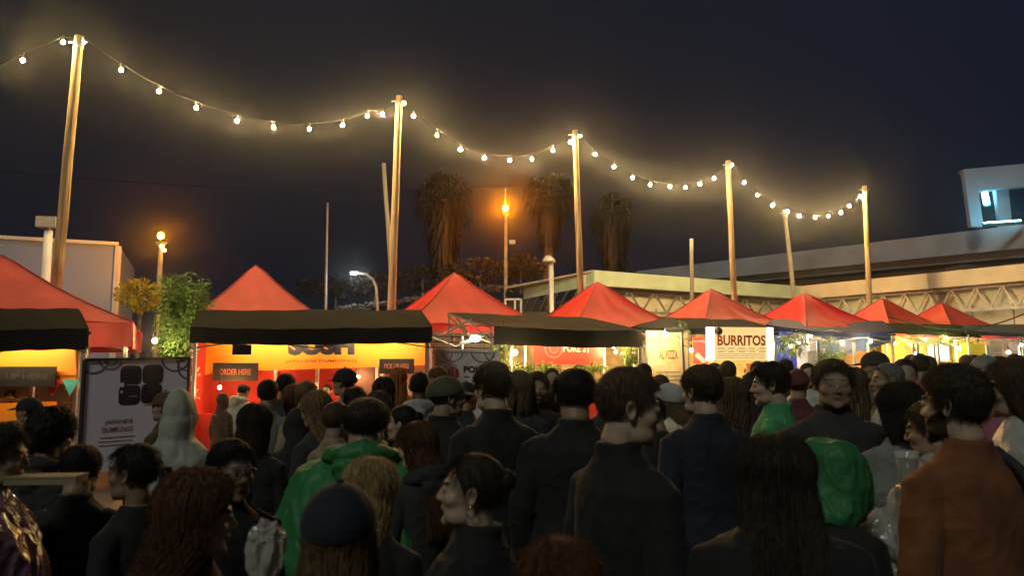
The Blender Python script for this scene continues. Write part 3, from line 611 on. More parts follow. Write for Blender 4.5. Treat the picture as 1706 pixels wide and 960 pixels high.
for px, sd in ((320, 1), (711, -1)): a = P(px, 560, 11.5); MB().add([(a.x, 11.5, 0), (a.x, 12.3, 0), (a.x, 12.3, 2.3), (a.x, 11.5, 2.3), (a.x + .02 * sd, 11.5, 0), (a.x + .02 * sd, 12.3, 0), (a.x + .02 * sd, 12.3, 2.3), (a.x + .02 * sd, 11.5, 2.3)], [(0, 1, 2, 3), (7, 6, 5, 4), (0, 3, 7, 4)]).build('side_wall', red_w, t)
board('sign_board', 355, 605, 430, 635, 11.85, blackb, 'black ORDER HERE sign on the dumpling stall', 'sign', txt=(('ORDER HERE', .5, .5, .7, .34, dred, .03),))
board('sign_board', 632, 598, 690, 623, 11.85, blackb, 'black PICK UP HERE sign on the cream panel', 'sign', txt=(('PICK UP HERE', .5, .5, .72, .34, dred, .03),))
strip(370, 566, 500, 566, 11.62, 'added strip light under the awning above the ORDER HERE sign'); strip(560, 566, 690, 566, 11.62, 'added strip light under the awning above the PICK UP HERE sign')
lamp(597, 628, 12.05, 'small bulb beside the brown door of the dumpling stall', r=.5, drop=.3)
lamp(456, 600, 12.1, 'small bulb behind the left post of the dumpling stall', r=.4, drop=.25)
rope = MB(); rr = random.Random(5)
for k in range(34):
    q = P(322 + rr.uniform(-3, 6), 578 + k * 3.6, 11.35); rope.ball(q + Vector((rr.uniform(-.04, .04), 0, 0)), rr.uniform(.015, .03), 1)
rope.build('garland', whitei, label='white beaded garland down the left post of the dumpling stall', cat='garland')
# --- poke panel
TL, TR, BL = P(725, 584, 11.9), P(830, 586, 12.2), P(725, 700, 11.9)
t = thing('banner_stand', (TL + TR) / 2 - Vector((0, 0, (TL.z + TR.z) / 2)), 'white poke banner with round red logo between the two middle stalls', 'banner')
p = Panel(TL, TR, BL); p.slab().build('banner', mat('white_vinyl_clean', (.72, .66, .66), .5), t)
mb = MB(); 
for (a, b) in (((0, 0), (1, 0)), ((0, 1), (0, 0)), ((1, 0), (1, 1))): mb.bar(p.pt(*a, .004), p.pt(*b, .004), .03)
mb.build('frame', trim, t)
for uu in (.03, .97): q = p.pt(uu, .5); MB().bar((q.x, q.y + .04, 0), (q.x, q.y + .04, q.z), .03).build('leg', steel, t)
mb = MB(); p.ring(mb, .27, .0, .17, .02); p.ring(mb, .12, .03, .15, .015); mb.build('ring_print', rosei, t)
mb = MB(); p.ring(mb, .75, -.02, .2, .02); p.ring(mb, .95, .0, .18, .02); mb.build('ring_print', navyr, t)
mb = MB(); p.disc(mb, .28, .33, .095, .095); mb.build('logo_disc', mat('logo_red', (.6, .04, .05)), t)
mb = MB(); 
for k, (x0, y0, hh) in enumerate(((.24, .27, .13), (.29, .25, .17), (.25, .39, .02))): mb.add([p.pt(x0, y0, .007), p.pt(x0 + .018, y0, .007), p.pt(x0 + .018, y0 + hh, .007), p.pt(x0, y0 + hh, .007)], [(0, 1, 2, 3)])
mb.build('logo_mark', whitei, t)
p.text('POKE', .62, .27, .36, .10, ink, t, bold=.05); mb = MB(); [mb.add([p.pt(x, .375, .006), p.pt(x + .09, .375, .006), p.pt(x + .09, .39, .006), p.pt(x, .39, .006)], [(0, 1, 2, 3)]) for x in (.45, .58)]; mb.build('small_print', ink, t)
# --- poke stall
t = thing('food_stall', (1.2, 15.2, 0), 'poke stall with red POKE ST banner and warm lit back', 'stall')
warmw = mat('warm_back_wall', (.55, .42, .2), .7, .5, 3)
Panel(P(838, 550, 15.2), P(1070, 555, 16.2), P(838, 760, 15.2)).slab().build('back_wall', warmw, t)
p = Panel(P(890, 565, 14.0), P(1003, 568, 14.4), P(890, 607, 14.0)); p.slab().build('banner', mat('red_vinyl', (.75, .05, .03), .5, .1, 2), t)
p.text('POKE ST', .62, .32, .4, .34, whitei, t, bold=.03); mb = MB(); p.ring(mb, .28, .36, .17, .018); p.ring(mb, .28, .36, .08, .015); mb.build('ring_logo', mat('pale_red_ink', (.75, .25, .2)), t)
a, b = P(845, 655, 14.0), P(1060, 655, 14.9); MB().add([(a.x, a.y, 0), (b.x, b.y, 0), (b.x, b.y + .5, 0), (a.x, a.y + .5, 0), (a.x, a.y, 1.25), (b.x, b.y, 1.25), (b.x, b.y + .5, 1.25), (a.x, a.y + .5, 1.25)], [(0, 1, 5, 4), (4, 5, 6, 7), (0, 4, 7, 3), (1, 2, 6, 5)]).build('counter', red_w, t)
for px, d in ((852, 14.1), (875, 14.2), (1006, 14.6), (1055, 14.8)): a = P(px, 560, d); MB().bar((a.x, a.y, 0), (a.x, a.y, 2.3), .045).build('post', whitei, t)
lamp(858, 588, 13.6, 'glaring bulb at the left front of the poke stall', r=1.25, drop=.25); lamp(1022, 576, 14.2, 'glaring bulb at the right front of the poke stall', r=1.1, drop=.2); lamp(1026, 587, 14.3, 'small bulb just below a glaring one, right side of the poke stall', r=.7, drop=.3)
strip(900, 560, 990, 562, 13.7, 'added strip light under the poke stall awning')
h = P(792, 564, 13.2)
t = thing('floodlight', h, 'angled floodlight on an arm above the white poke banner', 'lamp')
MB().ball(h, .075, 2, sc3=(1.25, 1, .8)).build('lens', mat('flood_light', (1, .9, .65), emit=60), t, smooth=True); MB().tube([P(766, 573, 13.3), P(786, 567, 13.3)], .03, 8).build('arm', galv, t); MB().tube([P(770, 560, 13.3), P(770, 600, 13.3)], .02, 6).build('stem', galv, t)
t = thing('timber_hut', (P(775, 600, 15.5).x, 15.6, 0), 'grey weathered hut side seen under the open awning frame', 'hut')
Panel(P(712, 542, 15.5), P(842, 545, 15.5), P(712, 800, 15.5), .1).slab().build('wall', greyw, t)
mb = MB()
for k in range(6): mb.bar(P(712, 552 + k * 9, 15.43), P(842, 554 + k * 9, 15.43), .02)
mb.build('cladding_joint', blk, t)
t = thing('gable_frame', P(785, 600, 13.6) - Vector((0, 0, 1.9)), 'bare steel scissor frame under the left side of the poke awning', 'frame')
mb = MB()
for (a, b) in (((748, 522, 13.7), (748, 560, 13.7)), ((748, 524, 13.7), (818, 546, 13.0)), ((722, 560, 13.7), (815, 558, 13.0)), ((745, 556, 13.7), (785, 532, 13.3)), ((780, 556, 13.3), (760, 530, 13.6)), ((818, 546, 13.0), (818, 660, 13.0)), ((748, 560, 13.7), (748, 700, 13.7))): mb.bar(P(*a), P(*b), .03)
mb.build('bar', tru_g, t)
def vine(px, py, d, r3, n, lb, m=None, grp=None):
    c = P(px, py, d); t = thing('hanging_vine', c - Vector((0, 0, r3[2])), lb, 'plant', grp or 'greenery hung on the stalls'); mb = MB(); leaf_cloud(mb, c, r3, n, .09, .018, rn, droop=.5, up=-.3, noisek=.4)
    mb.build('foliage', m or leafm('vine_leaf', (.16, .24, .05), .5, .35), t); MB().tube([c + Vector((0, 0, r3[2])), c - Vector((0, 0, r3[2] * .6))], .01, 5).build('stem', bark, t)
vine(838, 575, 13.2, (.14, .14, .42), 500, 'leafy vine down the left post of the poke stall'); vine(1052, 587, 14.3, (.16, .15, .22), 500, 'bright green fern hanging by the right post of the poke stall')
vine(890, 612, 14.0, (.5, .12, .09), 500, 'low trailing vine under the left half of the red poke banner'); vine(985, 610, 14.3, (.3, .12, .06), 260, 'short trailing vine under the right end of the red poke banner')
vine(1135, 560, 15.2, (.16, .15, .3), 420, 'dark foliage at the left edge of the burritos sign'); vine(1320, 570, 16.6, (.35, .2, .28), 520, 'spiky palm leaves in front of the blue tarpaulin'); vine(1385, 590, 16.8, (.28, .2, .4), 620, 'dark tangled plant right of the blue tarpaulin')
vine(1445, 572, 18.3, (.2, .15, .15), 200, 'small leaf cluster beneath the navy awning edge')
# --- pale food banner
TL, TR, BL = P(1077, 552, 14.6), P(1146, 552, 14.9), P(1077, 690, 14.6)
t = thing('banner_stand', (TL + TR) / 2 - Vector((0, 0, (TL.z + TR.z) / 2)), 'tall cream pizza banner lit by a lamp left of the burritos sign', 'banner')
p = Panel(TL, TR, BL); p.slab().build('banner', mat('cream_vinyl', (.75, .58, .36), .5), t)
p.text('AL PIZZA', .52, .29, .46, .11, mat('olive_ink', (.2, .18, .06)), t, bold=.03)
mb = MB()
for i, (a, b) in enumerate(((.22, .82), (.15, .88), (.18, .85), (.2, .6))): mb.add([p.pt(a, .50 + i * .05, .005), p.pt(b, .50 + i * .05, .005), p.pt(b, .51 + i * .05, .005), p.pt(a, .51 + i * .05, .005)], [(0, 1, 2, 3)])
mb.build('small_print', mat('olive_ink', (.2, .18, .06)), t)
mb = MB(); p.ring(mb, .15, .0, .17, .02); p.ring(mb, .9, -.01, .18, .02); p.ring(mb, 1.0, .1, .15, .02); mb.build('ring_print', mat('brown_ring', (.3, .14, .08)), t)
mb = MB(); 
for uu in (0, 1): mb.bar(p.pt(uu, 0, .002), Vector((p.pt(uu, 0).x, p.pt(uu, 0).y, 0)), .035)
mb.bar(p.pt(0, 0, .002), p.pt(1, 0, .002), .03); mb.build('frame', tru_g, t)
t = thing('spotlight', P(1112, 546, 14.0), 'spotlight cluster on a bar above the cream pizza banner', 'lamp')
MB().tube([P(1108, 551, 14.05), P(1138, 549, 14.05)], .05, 10).build('housing', galv, t); MB().ball(P(1109, 556, 14.1), .045, 2).build('lens', warmb, t); MB().bar(P(1135, 540, 14.1), P(1141, 640, 14.1), .04).build('post', tru_g, t)
# --- burritos
TL, TR, BL = P(1181, 545, 15.6), P(1288, 546, 16.0), P(1181, 601, 15.6)
t = thing('lightbox_sign', (TL + TR) / 2 - Vector((0, 0, .7)), 'bright backlit sign reading BURRITOS in red capitals', 'sign')
p = Panel(TL, TR, BL, .12)
lb_m = mat('lightbox_face', (1, .70, .27), emit=1.0); lb_m.node_tree.nodes['Principled BSDF'].inputs['Base Color'].default_value = (.1, .07, .04, 1); edge_m = mat('lightbox_edge', (1, .95, .85), emit=3.0)
p.slab(u0=.08, u1=.9, v0=0, v1=1).build('lit_face', lb_m, t); p.slab(u0=0, u1=.08).build('lit_edge', edge_m, t); p.slab(u0=.9, u1=1).build('lit_edge', edge_m, t)
p.text('BURRITOS', .50, .40, .75, .32, mat('burrito_red', (.85, .12, .02)), t, bold=.035, off=.01)
mb = MB()
for k in range(5): u0 = .13 + k * .16; [mb.add([p.pt(u0, v, .008), p.pt(u0 + (.1 if k % 2 else .12), v, .008), p.pt(u0 + .1, v + .02, .008), p.pt(u0, v + .02, .008)], [(0, 1, 2, 3)]) for v in (.63, .72)]; p.disc(mb, u0 + .138, .69, .012, .012, .008, 8)
mb.build('menu_line', mat('menu_brown', (.3, .08, .01)), t)
mb = MB()
for i in range(3): mb.add([p.pt(.12, .8 + i * .06, .008), p.pt(.86, .8 + i * .06, .008), p.pt(.86, .812 + i * .06, .008), p.pt(.12, .812 + i * .06, .008)], [(0, 1, 2, 3)])
mb.build('menu_line', mat('menu_faint', (.55, .3, .06)), t)
q = P(1197, 552, 15.2); t = thing('mirror_ball', q + Vector((0, 0, -.09)), 'dark round hanging ball in front of the B of the burritos sign', 'ball')
MB().ball(q, .085, 2).build('ball', mat('dark_ball', (.04, .025, .02), .3), t, smooth=True); MB().tube([q, q + Vector((0, 0, .2))], .006, 5).build('cord', blackpl, t)
t = thing('food_stall', (4.7, 18.2, 0), 'burrito stall with red painted side and lit yellow interior', 'stall')
Panel(P(1146, 556, 17.4), P(1300, 556, 18.4), P(1146, 760, 17.4)).slab().build('back_wall', mat('yellow_wall', (.6, .45, .12), .7, .4, 3), t)
p = Panel(P(1155, 563, 16.0), P(1180, 563, 16.0), P(1155, 606, 16.0)); p.slab().build('side_board', mat('red_board', (.55, .03, .03)), t); mb = MB(); mb.add([p.pt(.05, .1, .005), p.pt(1, .1, .005), p.pt(1, .17, .005), p.pt(.05, .17, .005), p.pt(.3, .55, .005), p.pt(.95, .95, .005), p.pt(.6, .98, .005), p.pt(.1, .7, .005)], [(0, 1, 2, 3), (4, 5, 6, 7)]); mb.build('board_print', mat('pink_ink', (.7, .3, .3)), t)
a, b = P(1150, 645, 16.2), P(1300, 645, 17); MB().box(((a.x + b.x) / 2, 16.7, .6), (b.x - a.x, .5, 1.2)).build('counter', mat('blue_counter', (.04, .05, .3)), t)
lamp(1152, 584, 15.6, 'bright bulb just left of the red painted board', r=1.0, drop=.4); lamp(1275, 616, 17.2, 'bulb low inside the burrito stall, right side', r=.7); lamp(1215, 612, 17.0, 'bulb low inside the burrito stall, left side', r=.7)
board('menu_poster', 1243, 606, 1258, 640, 16.3, mat('orange_poster', (.9, .3, .03)), 'orange poster hanging below the burritos sign', 'poster')
# --- blue tarpaulin area
blue = mat('blue_tarpaulin', (.012, .05, .5), .5, .35, 3, .6, 8, transl=.3); blue2 = mat('pale_blue_tarpaulin', (.07, .12, .30), .35, .35, 2.5, .6, 6, transl=.3)
def sheet(name, A, B, C, D, m, lb, cat, amp=.05, seed=0):   # A top-left, B top-right, C bottom-right, D bottom-left
    mb = MB(); mb.grid(lambda u, v: A.lerp(B, u).lerp(D.lerp(C, u), v) + Vector((0, amp * nz3((u * 5 + seed, v * 3, 0), 1.3) + amp * .5 * math.sin(u * 17), 0)), 28, 12)
    mb.grid(lambda u, v: A.lerp(B, u).lerp(D.lerp(C, u), v) + Vector((0, .01 + amp * nz3((u * 5 + seed, v * 3, 0), 1.3) + amp * .5 * math.sin(u * 17), 0)), 28, 12)
    return mb.build(name, m, label=lb, cat=cat, smooth=True)
sheet('tarpaulin', P(1284, 545, 17.2), P(1325, 545, 17.4), P(1328, 640, 17.4), P(1286, 640, 17.2), blue, 'bright blue tarpaulin wall right of the burritos sign', 'tarpaulin', seed=1)
sheet('tarpaulin', P(1368, 552, 17.6), P(1490, 556, 18.0), P(1482, 572, 18.0), P(1372, 602, 17.4), blue2, 'pale blue grey tarpaulin hanging slantwise below the navy awning', 'tarpaulin', seed=2)
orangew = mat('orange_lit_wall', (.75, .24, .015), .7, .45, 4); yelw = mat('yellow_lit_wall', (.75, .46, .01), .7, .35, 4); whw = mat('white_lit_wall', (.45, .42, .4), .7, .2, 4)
def simple_stall(px0, px1, d, ytop, wallm_, ctrm, lb, shelves=2, seed=0, dslope=.006):
    x0, x1 = P(px0, 600, d).x, P(px1, 600, d + (px1 - px0) * dslope).x; d1 = d + (px1 - px0) * dslope; zt = P(px0, ytop, d).z
    t = thing('food_stall', ((x0 + x1) / 2, (d + d1) / 2, 0), lb, 'stall', 'lit stalls at the right end')
    Panel(Vector((x0, d, zt)), Vector((x1, d1, zt)), Vector((x0, d, 0)), .04).slab().build('back_wall', wallm_, t)
    f0, f1 = Vector((x0 + .2, d - 1.6, 0)), Vector((x1 + .2, d1 - 1.6, 0)); mb = MB(); pp = Panel(f0 + Vector((0, 0, 1.1)), f1 + Vector((0, 0, 1.1)), f0, .4); pp.slab().build('counter', ctrm, t)
    rr = random.Random(seed)
    for s in range(shelves):
        z = 1.55 + s * .3; a, b = Vector((x0 + .1, d - .12, z)), Vector((x1 - .1, d1 - .12, z)); MB().bar(a, b, .22, .025).build('shelf', greyw, t)
    for px, dd in ((x0, d), (x1, d1)): MB().bar((px, dd - 1.5, 0), (px, dd - 1.5, 2.4), .05).build('post', steel, t)
    mb = MB()
    for s in range(shelves):
        for k in range(9):
            f = (k + rr.uniform(.2, .8)) / 9; q = Vector((x0 + .1, d - .12, 1.56 + s * .3)).lerp(Vector((x1 - .1, d1 - .12, 1.56 + s * .3)), f); h = rr.uniform(.1, .22)
            bt = MB(); bt.loft([(q.x, q.y, q.z + .005, .035, .035), (q.x, q.y, q.z + h * .6, .035, .035), (q.x, q.y, q.z + h * .75, .014, .014), (q.x, q.y, q.z + h, .014, .014)], 8)
            bt.build('bottle', [mat('bottle_%d' % i, c, .25) for i, c in enumerate(((.5, .04, .03), (.05, .25, .08), (.6, .5, .1), (.6, .6, .55), (.08, .06, .05)))][rr.randrange(5)], label='small bottle on the shelf boards inside the right end stalls', cat='bottle', group='bottles on the right stall shelves')
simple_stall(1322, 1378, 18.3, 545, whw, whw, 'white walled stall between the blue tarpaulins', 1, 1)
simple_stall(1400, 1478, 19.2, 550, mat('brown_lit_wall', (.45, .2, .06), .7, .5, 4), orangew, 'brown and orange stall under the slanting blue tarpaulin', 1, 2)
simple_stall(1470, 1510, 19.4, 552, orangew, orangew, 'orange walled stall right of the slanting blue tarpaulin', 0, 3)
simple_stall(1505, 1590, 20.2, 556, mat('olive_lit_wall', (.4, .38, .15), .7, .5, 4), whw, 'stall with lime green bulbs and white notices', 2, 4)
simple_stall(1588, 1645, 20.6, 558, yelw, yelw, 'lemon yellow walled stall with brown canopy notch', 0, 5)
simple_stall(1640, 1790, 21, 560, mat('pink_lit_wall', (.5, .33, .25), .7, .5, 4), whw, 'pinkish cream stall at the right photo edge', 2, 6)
for (px, py, d, m, r, lb) in ((1281, 574, 16.6, warmb, .75, 'bulb shining in front of the blue tarpaulin, left one'), (1331, 572, 17.4, coolb, .6, 'small white bulb above the white walled stall'), (1318, 577, 16.8, warmb, .7, 'bulb among the spiky palm leaves'), (1351, 560, 17.5, warmb, .6, 'highest bulb left of the slanting tarpaulin'),
    (1403, 571, 16.9, warmb, 1.0, 'left of the two bulbs in front of the slanting tarpaulin'), (1450, 569, 17.3, warmb, 1.0, 'right of the two bulbs in front of the slanting tarpaulin'), (1490, 572, 18.3, warmb, .9, 'yellow bulb on the orange walled stall'), (1541, 566, 18.9, greenb, .85, 'left lime green bulb below the olive awning'), (1576, 563, 19, greenb, .85, 'right lime green bulb below the olive awning'),
    (1525, 590, 18.9, warmb, 1.1, 'large bulb low between orange stall and white notices'), (1568, 578, 19.2, coolb, 1.0, 'cool white bulb above the white notices'), (1597, 580, 19.3, warmb, .9, 'bulb in front of the lemon yellow wall'), (1658, 590, 19.6, warmb, 1.1, 'bulb right of the lemon yellow wall'), (1680, 587, 19.7, coolb, 1.0, 'tall white bulb near the right edge stall'), (1702, 575, 19.8, warmb, .9, 'bulb at the extreme right photo edge'),
    (1440, 640, 17.6, warmb, 1.0, 'bulb low over the glowing white counter behind the crowd'), (1350, 600, 17.6, coolb, .9, 'bulb over the white walled stall counter')):
    lamp(px, py, d, lb, m, r, .25)
board('notice_board', 1546, 578, 1580, 602, 19.4, whw, 'white notice board behind the lime green bulbs', 'sign')
board('notice_board', 1600, 573, 1640, 600, 19.3, yel2, 'lemon yellow banner below the right olive awning', 'banner')
board('notice_board', 1648, 567, 1668, 600, 19.4, mat('peach_board', (.8, .5, .3)), 'peach coloured menu board right of the lemon banner', 'sign')
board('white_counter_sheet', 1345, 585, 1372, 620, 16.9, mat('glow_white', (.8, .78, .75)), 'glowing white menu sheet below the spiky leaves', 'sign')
t = thing('serving_table', (P(1440, 650, 17.2).x, 17.2, 0), 'brightly lit white serving table seen between people near the cap man', 'table')
c = P(1438, 658, 17.2); MB().box((c.x, 17.4, 1.12), (1.5, .8, .05)).build('tabletop', whw, t)
for a in (-.7, .7):
    for b in (-.3, .3): MB().bar((c.x + a, 17.4 + b, 0), (c.x + a, 17.4 + b, 1.09), .05).build('leg', steel, t)
Panel(Vector((c.x - .75, 16.99, 1.1)), Vector((c.x + .75, 16.99, 1.1)), Vector((c.x - .75, 16.99, .3))).slab().build('cloth', whw, t)

lamp(366, 646, 11.5, 'orange glowing bulb low at the left end of the dumpling stall', mat('orange_bulb', (1, .42, .12), emit=800), .8, .3)
# ------------------------------------------------------------------ people
def sell(p, c, r):
    q = (p - np.array(c)) / np.array(r); k0 = np.linalg.norm(q, axis=-1); k1 = np.linalg.norm(q / np.array(r), axis=-1) + 1e-9
    return k0 * (k0 - 1) / k1
def sunion(a, b, k): h = np.clip(.5 + .5 * (b - a) / k, 0, 1); return b * (1 - h) + a * h - k * h * (1 - h)
def ssub(a, b, k): h = np.clip(.5 - .5 * (a + b) / k, 0, 1); return a * (1 - h) + (-b) * h + k * h * (1 - h)
def scap(p, a, b, r0, r1):
    a = np.array(a); b = np.array(b); ab = b - a; t = np.clip(((p - a) @ ab) / (ab @ ab), 0, 1); return np.linalg.norm(p - a - t[..., None] * ab, axis=-1) - (r0 + (r1 - r0) * t)
def head_sdf(p, fem=0):
    j = .9 if fem else 1.0
    px = np.abs(p[..., 0:1]); m = np.concatenate([px, p[..., 1:]], -1)
    d = sell(p, (0, -.016, .030), (.075, .094, .086))
    d = sunion(d, sell(p, (0, .022, -.028), (.062 * j, .068, .082)), .02)
    d = sunion(d, sell(m, (.028, .030, -.080), (.034 * j, .046, .028)), .02)
    d = sunion(d, sell(p, (0, .072, -.101), (.022 * j, .018, .016)), .018)
    d = sunion(d, sell(m, (.026, .080, .024), (.026, .010, .008)), .012)
    d = sunion(d, sell(m, (.044, .058, -.026), (.020, .022, .018)), .02)
    d = ssub(d, sell(m, (.032, .103, .003), (.018, .016, .012)), .014)
    d = sunion(d, sell(m, (.032, .081, .0045), (.0145, .0105, .0105)), .003)
    d = sunion(d, scap(p, (0, .084, .014), (0, .1045, -.027), .006, .009), .009)
    d = sunion(d, sell(m, (.010, .095, -.031), (.008, .009, .007)), .006)
    d = sunion(d, sell(p, (0, .0855, -.057), (.020, .0085, .0045)), .006)
    d = sunion(d, sell(p, (0, .0842, -.0645), (.017, .0085, .0045)), .005)
    return d
def march(dirs, fem=0, r0=.2):
    r = np.full(dirs.shape[:-1], r0)
    for _ in range(60): r = r - np.clip(head_sdf(dirs * r[..., None], fem), -.01, .02) * .8
    return r
RT = {}
def rtab(fem):
    if fem not in RT:
        az = np.linspace(-np.pi, np.pi, 181); el = np.linspace(-np.pi / 2, np.pi / 2, 121); A, E = np.meshgrid(az, el)
        RT[fem] = march(np.stack([np.sin(A) * np.cos(E), np.cos(A) * np.cos(E), np.sin(E)], -1), fem)
    return RT[fem]
def rlook(azr, elr, fem):
    T = rtab(fem); x = ((azr + math.pi) % (2 * math.pi)) / (2 * math.pi) * 180; y = (elr + math.pi / 2) / math.pi * 120; y = min(max(y, 0), 119.999); x = min(x, 179.999)
    i, j = int(x), int(y); fx, fy = x - i, y - j
    return float((T[j, i] * (1 - fx) + T[j, i + 1] * fx) * (1 - fy) + (T[j + 1, i] * (1 - fx) + T[j + 1, i + 1] * fx) * fy)
def dirgrid(nu, nv):
    az = np.linspace(0, 2 * np.pi, nu, endpoint=False); el = np.linspace(-np.pi / 2 + .03, np.pi / 2 - .03, nv)
    A, E = np.meshgrid(az, el); return A, E, np.stack([np.sin(A) * np.cos(E), np.cos(A) * np.cos(E), np.sin(E)], -1)
def star_mesh(r, D):
    nv, nu = r.shape; v = (D * r[..., None]).reshape(-1, 3).tolist()
    f = [(j * nu + i, j * nu + (i + 1) % nu, (j + 1) * nu + (i + 1) % nu, (j + 1) * nu + i) for j in range(nv - 1) for i in range(nu)]
    f += [tuple(range(nu - 1, -1, -1)), tuple(range((nv - 1) * nu, nv * nu))]
    return [Vector(x) for x in v], f
HC = Vector((0, .012, 1.632)); NP = Vector((0, -.02, 1.53))
def head_mx(yaw, pitch):   # yaw + = turn to own right (clockwise seen from above), pitch + = chin down
    return Matrix.Translation(NP) @ Matrix.Rotation(-R(yaw), 4, 'Z') @ Matrix.Rotation(-R(pitch), 4, 'X') @ Matrix.Translation(HC - NP)
def to_mesh(mb, warp=None, voxel=.013, smooth=1, k=3.0, r0=.155):
    vs = [Vector(v) for v in mb.v]
    if warp is not None:
        o = []
        for v in vs:
            h = v - warp; r = h.length or 1e-6; rr = k * r if r < r0 else r + (k - 1) * r0; o.append(h * (rr / r))
        vs = o
    me = bpy.data.meshes.new('m'); me.from_pydata([tuple(v) for v in vs], [], mb.f); me.update()
    ob = bpy.data.objects.new('m', me); sc.collection.objects.link(ob)
    md = ob.modifiers.new('r', 'REMESH'); md.mode = 'VOXEL'; md.voxel_size = voxel; md.use_smooth_shade = True
    if smooth: ms = ob.modifiers.new('s', 'SMOOTH'); ms.factor = .5; ms.iterations = smooth
    dg = bpy.context.evaluated_depsgraph_get(); out = bpy.data.meshes.new_from_object(ob.evaluated_get(dg))
    bpy.data.objects.remove(ob); bpy.data.meshes.remove(me)
    if warp is not None:
        n = len(out.vertices); co = np.empty(n * 3, 'f'); out.vertices.foreach_get('co', co); co = co.reshape(-1, 3); r = np.linalg.norm(co, axis=1) + 1e-9
        rr = np.where(r < k * r0, r / k, r - (k - 1) * r0); co = co * (rr / r)[:, None] + np.array(warp); out.vertices.foreach_set('co', co.ravel()); out.update()
    return out
ARM = {'down': ((.225, -.02, 1.13), (.225, .05, .88)), 'bent': ((.23, -.02, 1.14), (.13, .21, 1.12)), 'phone': ((.21, .08, 1.17), (.09, .24, 1.32)),
       'tray': ((.24, .12, 1.27), (.15, .34, 1.44)), 'mouth': ((.21, .12, 1.22), (.07, .2, 1.46)), 'hold': ((.22, .0, 1.13), (.19, .24, 1.22)), 'pocket': ((.25, -.04, 1.14), (.19, .08, .96))}
def arm_pts(side, pose):
    e, w_ = ARM[pose]; return [Vector((side * .163, -.005, 1.385)), Vector((side * e[0], e[1], e[2])), Vector((side * w_[0], w_[1], w_[2]))]
def hand_mb(mb, wr, el, side, mi=0):
    f = (wr - el).normalized(); n = Vector((-side, 0, 0)) if abs(f.z) > .6 else Vector((0, 0, -1)) * 1.0
    if abs(f.z) <= .6: n = Vector((-side * .75, 0, -.2))
    n = (n - f * n.dot(f)).normalized(); s = f.cross(n).normalized()
    if s.y < 0 and abs(f.z) > .6: s = -s
    if abs(f.z) <= .6 and s.z < 0: s = -s
    base = wr - f * .01
    mb.tube([base, base + f * .03, base + f * .07, base + f * .095], [(.022, .016), (.03, .016), (.036, .015), (.034, .012)], 10, mi) if False else None
    vs = []; k = 0
    rings = [(0, .021, .016), (.03, .030, .015), (.065, .037, .0145), (.092, .036, .011)]
    for (t_, a, b) in rings:
        c = base + f * t_
        for j in range(12):
            an = 2 * math.pi * j / 12; vs.append(c + s * math.cos(an) * a + n * math.sin(an) * b)
    fs = [(i * 12 + j, i * 12 + (j + 1) % 12, (i + 1) * 12 + (j + 1) % 12, (i + 1) * 12 + j) for i in range(3) for j in range(12)] + [tuple(range(11, -1, -1)), tuple(range(36, 48))]
    mb.add(vs, fs, mi)
    for i, (L, off) in enumerate(((.072, .027), (.080, .009), (.074, -.009), (.058, -.026))):
        p0 = base + f * .082 + s * off; c1 = .25 + .07 * i; d1 = (f * math.cos(c1) + n * math.sin(c1)); d2 = (f * math.cos(c1 * 2.6) + n * math.sin(c1 * 2.6)); d3 = (f * math.cos(c1 * 4) + n * math.sin(c1 * 4))
        p1 = p0 + d1 * L * .45; p2 = p1 + d2 * L * .32; p3 = p2 + d3 * L * .23; mb.tube([p0, p1, p2, p3], [.0092, .0085, .0078, .0055], 8, mi)
    t0 = base + f * .028 + s * .024; t1 = t0 + (f * .6 + s * .6 + n * .35).normalized() * .038; t2 = t1 + (f * .85 + s * .15 + n * .4).normalized() * .03; mb.tube([t0, t1, t2], [.0125, .0105, .007], 8, mi)
def body_core(fem, yaw, pitch, arms, grow=0.0, legs=True, up=None):
    mb = MB(); w = .9 if fem else 1.0; g = grow
    rings = [(0, 0, .84, .15 * (1.05 if fem else 1) + g, .11 + g), (0, 0, .93, .172 * (1.02 if fem else .97) + g, .12 + g), (0, .005, 1.06, .145 * w + g, .10 + g), (0, .0, 1.2, .145 * w + g * .8, .108 + g), (0, -.005, 1.31, .157 * w + g * .8, .113 + g), (0, -.01, 1.385, .155 * w + g * .7, .097 + g), (0, -.015, 1.425, .132 * w + g * .6, .076 + g * .9), (0, -.018, 1.462, .092 + g * .5, .062 + g * .8), (0, -.02, 1.50, .060 + g * .4, .058 + g * .5)]
    mb.loft(rings, 28, p=2.25)
    for sd, ps in ((-1, arms[0]), (1, arms[1])):
        a = arm_pts(sd, ps); a[0].x *= w; a[1].x *= (w + 1) / 2
        m0 = a[0].lerp(a[1], .5); m1 = a[1].lerp(a[2], .35)
        mb.tube([a[0] + Vector((-sd * .05, 0, .005)), a[0] + Vector((sd * .010, 0, -.018)), m0, a[1], m1, a[2]], [.052 * w + g * .6, .052 * w + g * .65, .045 * w + g * .7, .040 * w + g * .7, .04 * w + g * .7, .026 + g * .7], 12)
    if legs:
        for sd in (-1, 1):
            mb.tube([(sd * .085, 0, .9), (sd * .09, .01, .7), (sd * .095, .015, .49), (sd * .1, -.005, .33), (sd * .1, -.01, .08)], [.088 + g * .7, .078 + g * .7, .056 + g * .8, .055 + g, .04 + g], 12)
            if up is None: mb.tube([(sd * .1, -.05, .04), (sd * .105, .05, .04), (sd * .115, .15, .03)], [.036, .04, .025], 8)
    return mb
CACHE = {}
